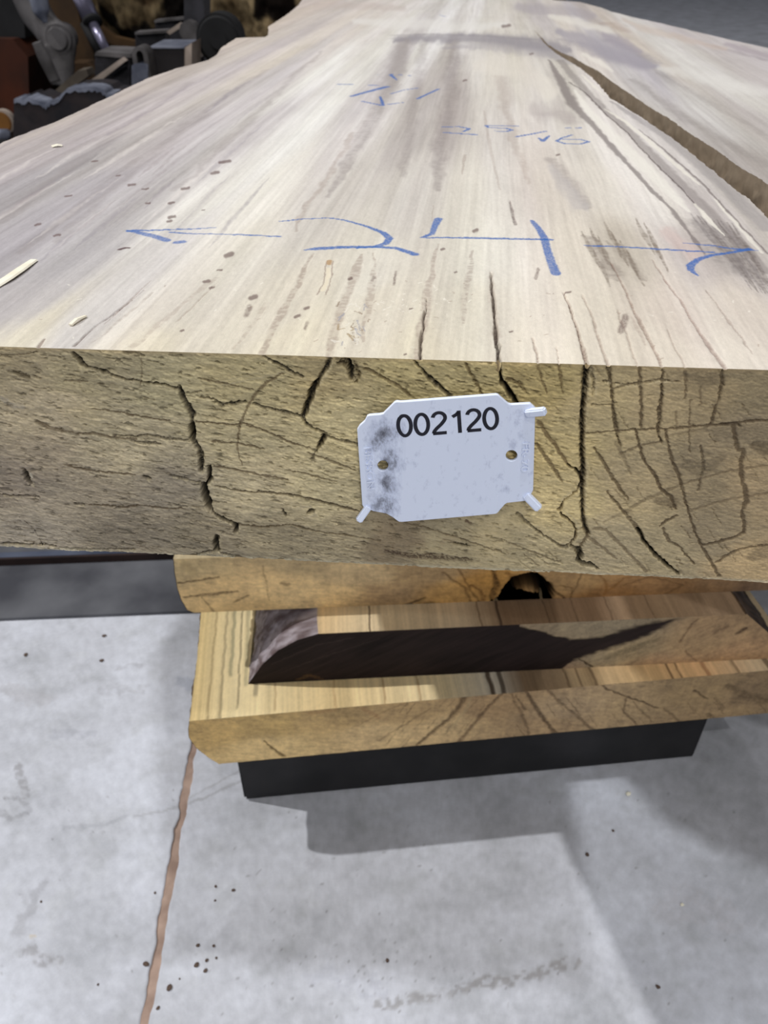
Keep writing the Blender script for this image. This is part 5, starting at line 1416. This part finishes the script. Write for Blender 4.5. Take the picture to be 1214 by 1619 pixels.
# =================================================================== crumbs on the floor
M_crumb = flat_mat('bark_crumb', (70, 56, 50), (100, 84, 74), 200, .9)
M_crumb2 = flat_mat('pale_crumb', (206, 200, 180), (224, 220, 204), 200, .9)
cr_pts = [(341, 1402, 4), (369, 1408, 5), (340, 1424, 3), (338, 1496, 5), (327, 1519, 6), (311, 1526, 7), (325, 1535, 6), (268, 1562, 8), (231, 1525, 8), (250, 1594, 5), (245, 1412, 4),
          (628, 1238, 6), (928, 1352, 7), (969, 1314, 5), (1040, 1561, 7), (313, 1495, 5), (155, 1557, 4), (65, 1426, 4), (612, 1519, 5), (284, 1548, 3), (165, 1006, 6), (161, 1045, 6), (41, 1036, 6), (342, 1515, 4)]
proto = None
for i, (x, y, s) in enumerate(cr_pts):
    p = floor_px((x, y)); r = s * .5 * CAMZ / -float(ray(x, y)[2]) / FPX
    if proto is None:
        bm = bmesh.new(); bmesh.ops.create_icosphere(bm, subdivisions=2, radius=1)
        for v in bm.verts: v.co *= random.uniform(.75, 1.15)
        proto = bm_obj('bark_crumb', bm, M_crumb, smooth=False); o = proto
    else:
        o = proto.copy(); COL.objects.link(o)
    o.location = (p[0], p[1], r * .45); o.scale = (r * random.uniform(.9, 1.4), r * random.uniform(.8, 1.1), r * .55); o.rotation_euler = (0, 0, random.uniform(0, 6))
    props(o, 'tiny dark bark crumb lying on the grey concrete floor', 'crumb', 'dark crumbs on the concrete floor')
for i, (x, y, s, lb) in enumerate([(993, 1256, 8, 'pale crumb on the floor just below the black table shadow'), (1078, 1431, 6, 'pale crumb on the floor at the right, in the grey shadow')]):
    p = floor_px((x, y)); r = s * .5 * CAMZ / -float(ray(x, y)[2]) / FPX
    bm = bmesh.new(); bmesh.ops.create_icosphere(bm, subdivisions=2, radius=1)
    for v in bm.verts: v.co *= random.uniform(.75, 1.15)
    o = bm_obj('wood_crumb', bm, M_crumb2); o.location = (p[0], p[1], r * .5); o.scale = (r * 1.1, r, r * .6)
    props(o, lb, 'crumb')

# =================================================================== steel plate and bar on the floor behind, left
M_plate = flat_mat('stained_floor_plate', (56, 57, 63), (96, 97, 102), 9, .6, bump=.3, bdist=.002, detail=9, lo=.36, hi=.64)
a = floor_px((0, 982)); b = floor_px((300, 970)); d = (b - a) / np.linalg.norm(b - a); n_ = np.array([-d[1], d[0]])


def strip(off0, off1, z0, z1, s0, s1, bev=.001):
    bm = bmesh.new(); P = []
    for z in (z0, z1):
        for (s, o_) in ((s0, off0), (s1, off0), (s1, off1), (s0, off1)):
            q = a + d * s + n_ * o_; P.append(bm.verts.new((q[0], q[1], z)))
    for f in ((0, 3, 2, 1), (4, 5, 6, 7), (0, 1, 5, 4), (1, 2, 6, 5), (2, 3, 7, 6), (3, 0, 4, 7)): bm.faces.new([P[i] for i in f])
    return bm


fp = strip(0, .85, .0002, .004, -1.0, .26)
props(bm_obj('floor_plate', fp, M_plate, bevel=.001), 'dark stained steel plate flat on the floor behind the stack, left side', 'plate')
q0 = floor_px((0, 899)); off = float((q0 - a) @ n_)
br_ = empty('steel_bar', (float(q0[0]), float(q0[1]), .004)); props(br_, 'long dark steel angle bar lying on the floor plate under the big slab', 'bar')
M_rust = flat_mat('dark_rusty_steel', (26, 17, 17), (44, 30, 28), 20, .7)
M_blue = flat_mat('bluish_worn_steel', (52, 58, 74), (78, 84, 100), 15, .5)
bm_obj('web', strip(off, off + .003, .0042, .0132, -.9, .24), M_rust, br_, bevel=.0005)
bm_obj('flange', strip(off + .0032, off + .012, .0108, .0134, -.9, .24), M_blue, br_, bevel=.0005)

# =================================================================== machinery, upper left background
M_brown = flat_mat('brown_painted_steel', (64, 44, 20), (42, 28, 14), 9, .6, bump=.1)
M_orange = flat_mat('rusty_orange_steel', (66, 27, 8), (30, 13, 6), 6, .7, bump=.2)
M_grey = flat_mat('grey_cast_iron', (98, 95, 96), (58, 55, 55), 14, .6, bump=.3, metal=.1)
M_cool = flat_mat('cool_worn_steel', (134, 138, 152), (84, 88, 102), 22, .45, bump=.3, metal=.3)
M_chrome = flat_mat('dull_chrome_rod', (150, 146, 170), (120, 118, 138), 20, .3, bump=0, metal=.6)
M_rubber = flat_mat('black_rubber', (18, 18, 20), (26, 26, 28), 20, .8)
M_amber = flat_mat('amber_brown', (126, 84, 34), (100, 64, 24), 20, .6)
M_tan = flat_mat('tan_worn_edge', (166, 152, 142), (132, 120, 110), 20, .6)

YB = 1.55
bedz = .07
bed = empty('machine_bed', (-1.2, 2.6, 0)); props(bed, 'dark steel machine bed at the upper left, behind the big slab', 'machine')
b_ = bmesh.new(); bm_box(b_, (-1.25, 2.90, bedz - .02), (1.9, 2.7, .04)); bm_obj('bed_top', b_, M_rubber, bed, bevel=.003)
for x in (-2.1, -.38):
    for y in (1.58, 4.1):
        b_ = bmesh.new(); bm_box(b_, (x, y, (bedz - .04) / 2), (.08, .08, bedz - .0402)); bm_obj('leg', b_, M_dark, bed, bevel=.002)


def down(Y):            # picture row where the bed top is at distance Y
    x, y = to_px(0, Y, bedz); return y


def part(name, pts, Y, th, mat, parent, dx=0.0, bevel=.002, label=None):
    o = bm_obj(name, prism(pts, Y, th, dx), mat, parent, bevel=bevel)
    if label: o['label'] = label
    return o


def machine_thing(name, Y, px, label, cat):
    r = empty(name, (at_y(px, 100, Y).x, Y, bedz)); return props(r, label, cat)


yb = lambda Y: down(Y) - .6
# rough block in front
Y = 1.62
r = machine_thing('rough_steel_block', Y, 80, 'rough black steel block with a frosty worn upper rim, nearest the slab edge', 'block')
rng = random.Random(2)
top = [(22, 160), (30, 157), (36, 162), (44, 156), (55, 160), (66, 165), (72, 168), (80, 161), (92, 158), (98, 150), (106, 142), (118, 141), (135, 140), (150, 141), (160, 143), (168, 150), (186, 152)]
pts = [(20, yb(Y)), (21, 200)] + top + [(188, yb(Y))]
part('block_body', pts, Y, .12, flat_mat('black_cast_steel', (24, 24, 30), (44, 37, 38), 30, .7, bump=.5, bdist=.004), r)
rim = []
for i in range(len(top) - 1):
    for q in range(3):
        t_ = q / 3; rim.append((top[i][0] * (1 - t_) + top[i + 1][0] * t_, top[i][1] * (1 - t_) + top[i + 1][1] * t_))
up_ = [(x, y - rng.uniform(1.5, 3.5)) for x, y in rim]; dn_ = [(x, y + rng.uniform(1.5, 6.5)) for x, y in rim]
part('worn_rim', up_ + dn_[::-1], Y - .004, .05, M_cool, r, bevel=.001)
# angle bracket with diagonal bar
Y = 1.86
r = machine_thing('angle_bracket', Y, 170, 'dark steel bracket crossed by a pale diagonal bar, behind the rough block', 'bracket')
part('bracket_plate', [(150, yb(Y)), (150, 85), (196, 88), (205, 90), (206, yb(Y))], Y, .10, M_dark, r)
part('top_flange', [(149, 88), (152, 82), (178, 83), (206, 85), (208, 91), (196, 92)], Y - .006, .11, M_grey, r)  # flange coloured lighter for the light on its top
part('diagonal_bar', [(122, 142), (192, 92), (198, 97), (136, 146)], Y - .03, .022, M_tan, r)
# clevis with a slot
Y = 1.76
r = machine_thing('clevis', Y, 222, 'grey steel clevis with a dark slot, left of the square steel tube', 'clevis')
b_ = bmesh.new(); Rr = .0155
c = at_y(221, 88, Y)
ring = []
for k in range(25):
    t = math.pi * k / 24
    ring.append((math.cos(t), math.sin(t)))
outer = [(c.x - Rr, c.z - .05)] + [(c.x - Rr * x, c.z + Rr * y) for x, y in ring] + [(c.x + Rr, c.z - .05)]
inner = [(c.x - Rr * .45, c.z - .05)] + [(c.x - Rr * .45 * x, c.z + Rr * .55 * y) for x, y in ring] + [(c.x + Rr * .45, c.z - .05)]
fo = [b_.verts.new((x, Y, z)) for x, z in outer]; fi = [b_.verts.new((x, Y, z)) for x, z in inner]
bo = [b_.verts.new((x, Y + .05, z)) for x, z in outer]; bi = [b_.verts.new((x, Y + .05, z)) for x, z in inner]
for k in range(len(outer) - 1):
    b_.faces.new((fo[k], fo[k + 1], fi[k + 1], fi[k])); b_.faces.new((bo[k], bi[k], bi[k + 1], bo[k + 1]))
    b_.faces.new((fo[k], bo[k], bo[k + 1], fo[k + 1])); b_.faces.new((fi[k], fi[k + 1], bi[k + 1], bi[k]))
for k in (0, -1): b_.faces.new((fo[k], fi[k], bi[k], bo[k]))
bm_obj('clevis_loop', b_, M_grey, r, bevel=.001)
part('clevis_block', [(208, yb(Y)), (208, 104), (212, 101), (232, 101), (234, 104), (234, yb(Y))], Y - .004, .05, M_cool, r, bevel=.004)
# square tube
Y = 1.84
r = machine_thing('square_steel_tube', Y, 268, 'dark square steel tube with a top coloured lighter for light from above, standing by the slab edge', 'tube')
part('tube_body', [(237, yb(Y)), (236, 77), (291, 77), (293, yb(Y))], Y, .13, flat_mat('dark_tube_steel', (24, 20, 22), (34, 30, 32), 20, .6), r)  # front colour darkened against the top-lit cap
part('tube_cap', [(235.5, 76.5), (235.5, 74), (291.5, 74), (291.5, 76.5)], Y - .002, .135, M_cool, r, bevel=.001)  # cap coloured paler to stand in for light from above
part('side_strip', [(291.8, yb(Y)), (291.5, 76), (303, 68), (303, yb(Y))], Y + .004, .10, M_tan, r, bevel=.001)
# channel pieces behind
Y = 2.25
r = machine_thing('steel_channel', Y, 255, 'dark steel channel with a pale slanted bar, behind the square tube', 'channel')
part('channel_web', [(214, yb(Y)), (214, 52), (262, 50), (262, yb(Y))], Y, .05, M_dark, r)
part('channel_flange', [(213, 55), (213, 51), (263, 48), (263, 52)], Y - .015, .05, M_grey, r, bevel=.001)  # lighter colour puts top light on the flange
part('rear_web', [(245, yb(Y + .2)), (245, 32), (291, 28), (291, yb(Y + .2))], Y + .2, .04, M_dark, r)
part('rear_flange', [(244, 36), (244, 32), (291, 27), (291, 31)], Y + .185, .04, M_grey, r, bevel=.001)  # top light put into the paler flange colour
part('slanted_bar', [(263, 50), (284, 36), (290, 41), (268, 55)], Y - .03, .02, M_tan, r, bevel=.001)
# dark post with gear-like boss and rubber wheel
Y = 2.14
r = machine_thing('machine_post', Y, 305, 'dark upright machine post with a grey bolt boss, left of the black wheel', 'post')
part('post_body', [(290, yb(Y)), (291, -40), (323, -40), (322, yb(Y))], Y, .08, M_dark, r)
c = at_y(304, 48, Y - .01)
b_ = bmesh.new(); bm_tube(b_, c + Vector((0, 0, 0)), c + Vector((0, -.04, 0)), .024, n=8); bm_obj('boss', b_, M_grey, r, bevel=.002)
b_ = bmesh.new(); c2 = at_y(311, 86, 2.08); bm_tube(b_, c2, c2 + Vector((0, .06, 0)), .010, n=14); bm_obj('bolt', b_, M_tan, r, bevel=.001)
Y = 1.95
c = at_y(345, 63, Y)
b_ = bmesh.new(); RW = c.z - .004 - bedz
RW = .049
bm_tube(b_, c, c + Vector((0, .08, 0)), RW, n=40)
wh = empty('rubber_wheel', (c.x, c.y, c.z)); props(wh, 'black rubber wheel beside the slab edge, in front of the bark log', 'wheel')
bm_obj('tyre', b_, M_rubber, wh, bevel=.008, seg=3)
b_ = bmesh.new(); bm_tube(b_, c + Vector((0, -.004, 0)), c + Vector((0, .084, 0)), .02, n=20); bm_obj('hub', b_, M_rubber, wh, bevel=.002)
b_ = bmesh.new(); bm_box(b_, (c.x, c.y + .04, (c.z - .03 + bedz) / 2), (.03, .05, c.z - .03 - bedz)); bm_obj('bracket', b_, M_dark, wh)
# brown frame panel
Y = 2.5
r = machine_thing('brown_stand', Y, 110, 'brown painted machine stand leaning at the upper left, left of the violet-grey cylinder', 'stand')
part('frame_panel', [(76, -40), (74, 0), (100, 60), (112, 105), (120, yb(Y)), (150, yb(Y)), (148, 85), (128, 40), (112, -40)], Y, .06, M_brown, r)
part('frame_foot', [(112, yb(Y)), (110, 100), (135, 100), (152, 112), (160, yb(Y))], Y - .15, .08, M_brown, r)
part('curved_rail', [(140, 20), (158, 42), (180, 58), (214, 66), (214, 76), (176, 70), (150, 55), (132, 28)], Y + .12, .04, M_brown, r)
# hydraulic rod
r = machine_thing('hydraulic_cylinder', 2.35, 145, 'slim violet-grey hydraulic cylinder slanting down behind the bracket', 'cylinder')
p0, p1, p2_, p3_ = at_y(112, -40, 2.38), at_y(145, 32, 2.36), at_y(147, 37, 2.355), at_y(170, 84, 2.33)
b_ = bmesh.new(); bm_tube(b_, p0, p1, .022); bm_obj('barrel', b_, M_chrome, r, smooth=True)
b_ = bmesh.new(); bm_tube(b_, p1, p2_, .025); bm_obj('gland', b_, M_rubber, r, smooth=True)
b_ = bmesh.new(); bm_tube(b_, p2_, p3_, .012); bm_obj('rod', b_, M_chrome, r, smooth=True)
b_ = bmesh.new(); bm_tube(b_, p2_ + Vector((-.024, .0, 0)), p3_ + Vector((-.022, 0, 0)), .010); bm_obj('guard', b_, M_rubber, r, smooth=True)
b_ = bmesh.new(); bm_box(b_, (p3_.x, p3_.y + .03, (p3_.z + bedz) / 2), (.06, .05, p3_.z - bedz)); bm_obj('foot', b_, M_dark, r, bevel=.003)
# cast lever arm
r = machine_thing('cast_lever', 2.15, 85, 'grey cast iron lever arm with a round knuckle, upper left', 'lever')


def sweep(name, pts, rad, mat, parent, n=16, sub=10, flat=.55):
    """smooth bar of changing width through the given points"""
    P = [Vector(p) for p in pts]; bm = bmesh.new(); rings = []
    ext = [P[0] * 2 - P[1]] + P + [P[-1] * 2 - P[-2]]; rr = [rad[0]] + list(rad) + [rad[-1]]
    for k in range(1, len(ext) - 2):
        for q in range(sub + (1 if k == len(ext) - 3 else 0)):
            t = q / sub; a_, b2, c2, d2 = ext[k - 1:k + 3]
            p = .5 * ((2 * b2) + (c2 - a_) * t + (2 * a_ - 5 * b2 + 4 * c2 - d2) * t * t + (3 * b2 - a_ - 3 * c2 + d2) * t ** 3)
            dd = .5 * ((c2 - a_) + 2 * (2 * a_ - 5 * b2 + 4 * c2 - d2) * t + 3 * (3 * b2 - a_ - 3 * c2 + d2) * t * t)
            ra = rr[k] + (rr[k + 1] - rr[k]) * (t * t * (3 - 2 * t))
            dd.normalize(); sx = dd.cross(Vector((0, 1, 0))).normalized(); sy = sx.cross(dd)
            rings.append([bm.verts.new(p + sx * ra * math.cos(m * math.tau / n) + sy * ra * flat * math.sin(m * math.tau / n)) for m in range(n)])
    for k in range(len(rings) - 1):
        for m in range(n): bm.faces.new((rings[k][m], rings[k][(m + 1) % n], rings[k + 1][(m + 1) % n], rings[k + 1][m]))
    bm.faces.new(rings[0]); bm.faces.new(rings[-1][::-1])
    return bm_obj(name, bm, mat, parent, smooth=True)


sweep('lever_arm', [at_y(38, -40, 2.16), at_y(52, 10, 2.16), at_y(74, 44, 2.15), at_y(92, 68, 2.14), at_y(98, 100, 2.13), at_y(97, 137, 2.12)], [.046, .040, .036, .044, .030, .024], M_grey, r)
b_ = bmesh.new(); c = at_y(90, 62, 2.11); bm_tube(b_, c, c + Vector((0, .07, 0)), .030, n=30); bm_obj('knuckle', b_, M_grey, r, bevel=.008, seg=3)
sweep('link_rod', [at_y(58, 66, 2.08), at_y(70, 92, 2.08), at_y(88, 130, 2.08)], [.012, .015, .013], M_grey, r)
sweep('rib', [at_y(58, -20, 2.10), at_y(64, 14, 2.10), at_y(72, 36, 2.10)], [.024, .020, .006], M_cool, r)
part('base_rail', [(88, 142), (122, 112), (136, 110), (140, 120), (100, 150), (90, 150)], 2.0, .05, flat_mat('dull_brown_steel', (92, 84, 74), (70, 62, 54), 14, .7), r)
# rusty housing, pulley, bright pin
Y = 2.62
r = machine_thing('machine_housing', Y, 10, 'dark rusty orange machine housing at the far upper left corner', 'housing')
part('housing_panel', [(-60, yb(Y)), (-60, 60), (20, 62), (44, 90), (48, yb(Y))], Y, .2, M_orange, r)
part('housing_top', [(-60, 60), (-60, -60), (30, -60), (40, 60)], Y + .05, .2, M_rubber, r)
Y = 1.80
c = at_y(2, 194, Y)
pul = empty('brass_pulley', (c.x, c.y, c.z)); props(pul, 'amber brown pulley disc with pale rim at the left frame edge', 'pulley')
b_ = bmesh.new(); bm_tube(b_, c, c + Vector((0, .03, 0)), .020, n=30); bm_obj('disc', b_, M_amber, pul, bevel=.002)
b_ = bmesh.new(); bm_tube(b_, c + Vector((0, .004, 0)), c + Vector((0, .026, 0)), .0235, n=30); bm_obj('rim', b_, M_tan, pul, bevel=.002)
b_ = bmesh.new(); bm_box(b_, (c.x, c.y + .05, (c.z + bedz) / 2), (.02, .03, c.z - bedz)); bm_obj('post', b_, M_brown, pul)
c = at_y(6, 212, 1.60)
pin = empty('steel_pin', (c.x, c.y, c.z)); props(pin, 'bright rounded steel pin at the left frame edge below the pulley', 'pin')
b_ = bmesh.new(); bm_tube(b_, c - Vector((.05, 0, 0)), c + Vector((.012, 0, 0)), .009, n=20); bm_obj('shank', b_, M_cool, pin, smooth=True, bevel=.003)
b_ = bmesh.new(); bm_box(b_, (c.x - .03, c.y, (c.z - .008 + bedz) / 2), (.02, .02, c.z - .008 - bedz)); bm_obj('stand', b_, M_dark, pin)
# dark guard plate at the back of the bed
b_ = bmesh.new(); bm_box(b_, (-1.9, 3.9, bedz + .45), (1.0, .05, .9)); props(bm_obj('guard_panel', b_, M_rubber, bevel=.003), 'black upright guard panel at the back of the machine bed', 'panel')

# rough log behind
def make_log():
    G = Grids()
    n, m = 300, 220
    u = np.linspace(0, 1, n); t = np.linspace(0, 2 * math.pi, m)
    U, T = np.meshgrid(u, t, indexing='ij')
    cx = np.cos(T); sz = np.sin(T)
    s = T / (2 * math.pi)
    k = np.minimum(s, 1 - s)
    lump = fbm(U * 9, np.abs(s - .5) * 16, 4, 501, .6) - .5
    fine = fbm(U * 46, np.abs(s - .5) * 70, 4, 502, .6) - .5
    Rr = .36 * (1 + .22 * lump + .07 * fine)
    L = 1.16
    X = -1.30 + U * L; Yc = 3.35 + Rr * cx; Zc = bedz + .33 + Rr * sz
    P = np.stack([X, Yc, np.maximum(Zc, bedz + .002)], -1)
    c0, c1, c2 = lin((172, 150, 114)), lin((92, 72, 48)), lin((22, 15, 10))
    a_ = np.clip(.5 + 2.2 * (fbm(U * 20, np.abs(s - .5) * 34, 4, 503, .6) - .5) - 1.1 * lump, 0, 1)[..., None]
    b2 = sstep(.52, .62, fbm(U * 13 + 4, np.abs(s - .5) * 22, 3, 504, .6))[..., None]
    C = (c0 * (1 - a_) + c1 * a_) * (1 - b2) + c2 * b2
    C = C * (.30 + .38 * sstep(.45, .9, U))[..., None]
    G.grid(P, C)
    for i, fl in ((0, True), (-1, False)):
        cpt = np.array([X[i, 0], 3.35, bedz + .33])
        ring = P[i]; inn = cpt[None, :] + (ring - cpt) * .05
        G.grid(np.stack([inn, ring], 0), c0 * .8, flip=fl)
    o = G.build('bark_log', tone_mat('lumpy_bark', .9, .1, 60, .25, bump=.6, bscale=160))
    return props(o, 'rough tan and brown bark log behind the machinery, top left', 'log')


make_log()
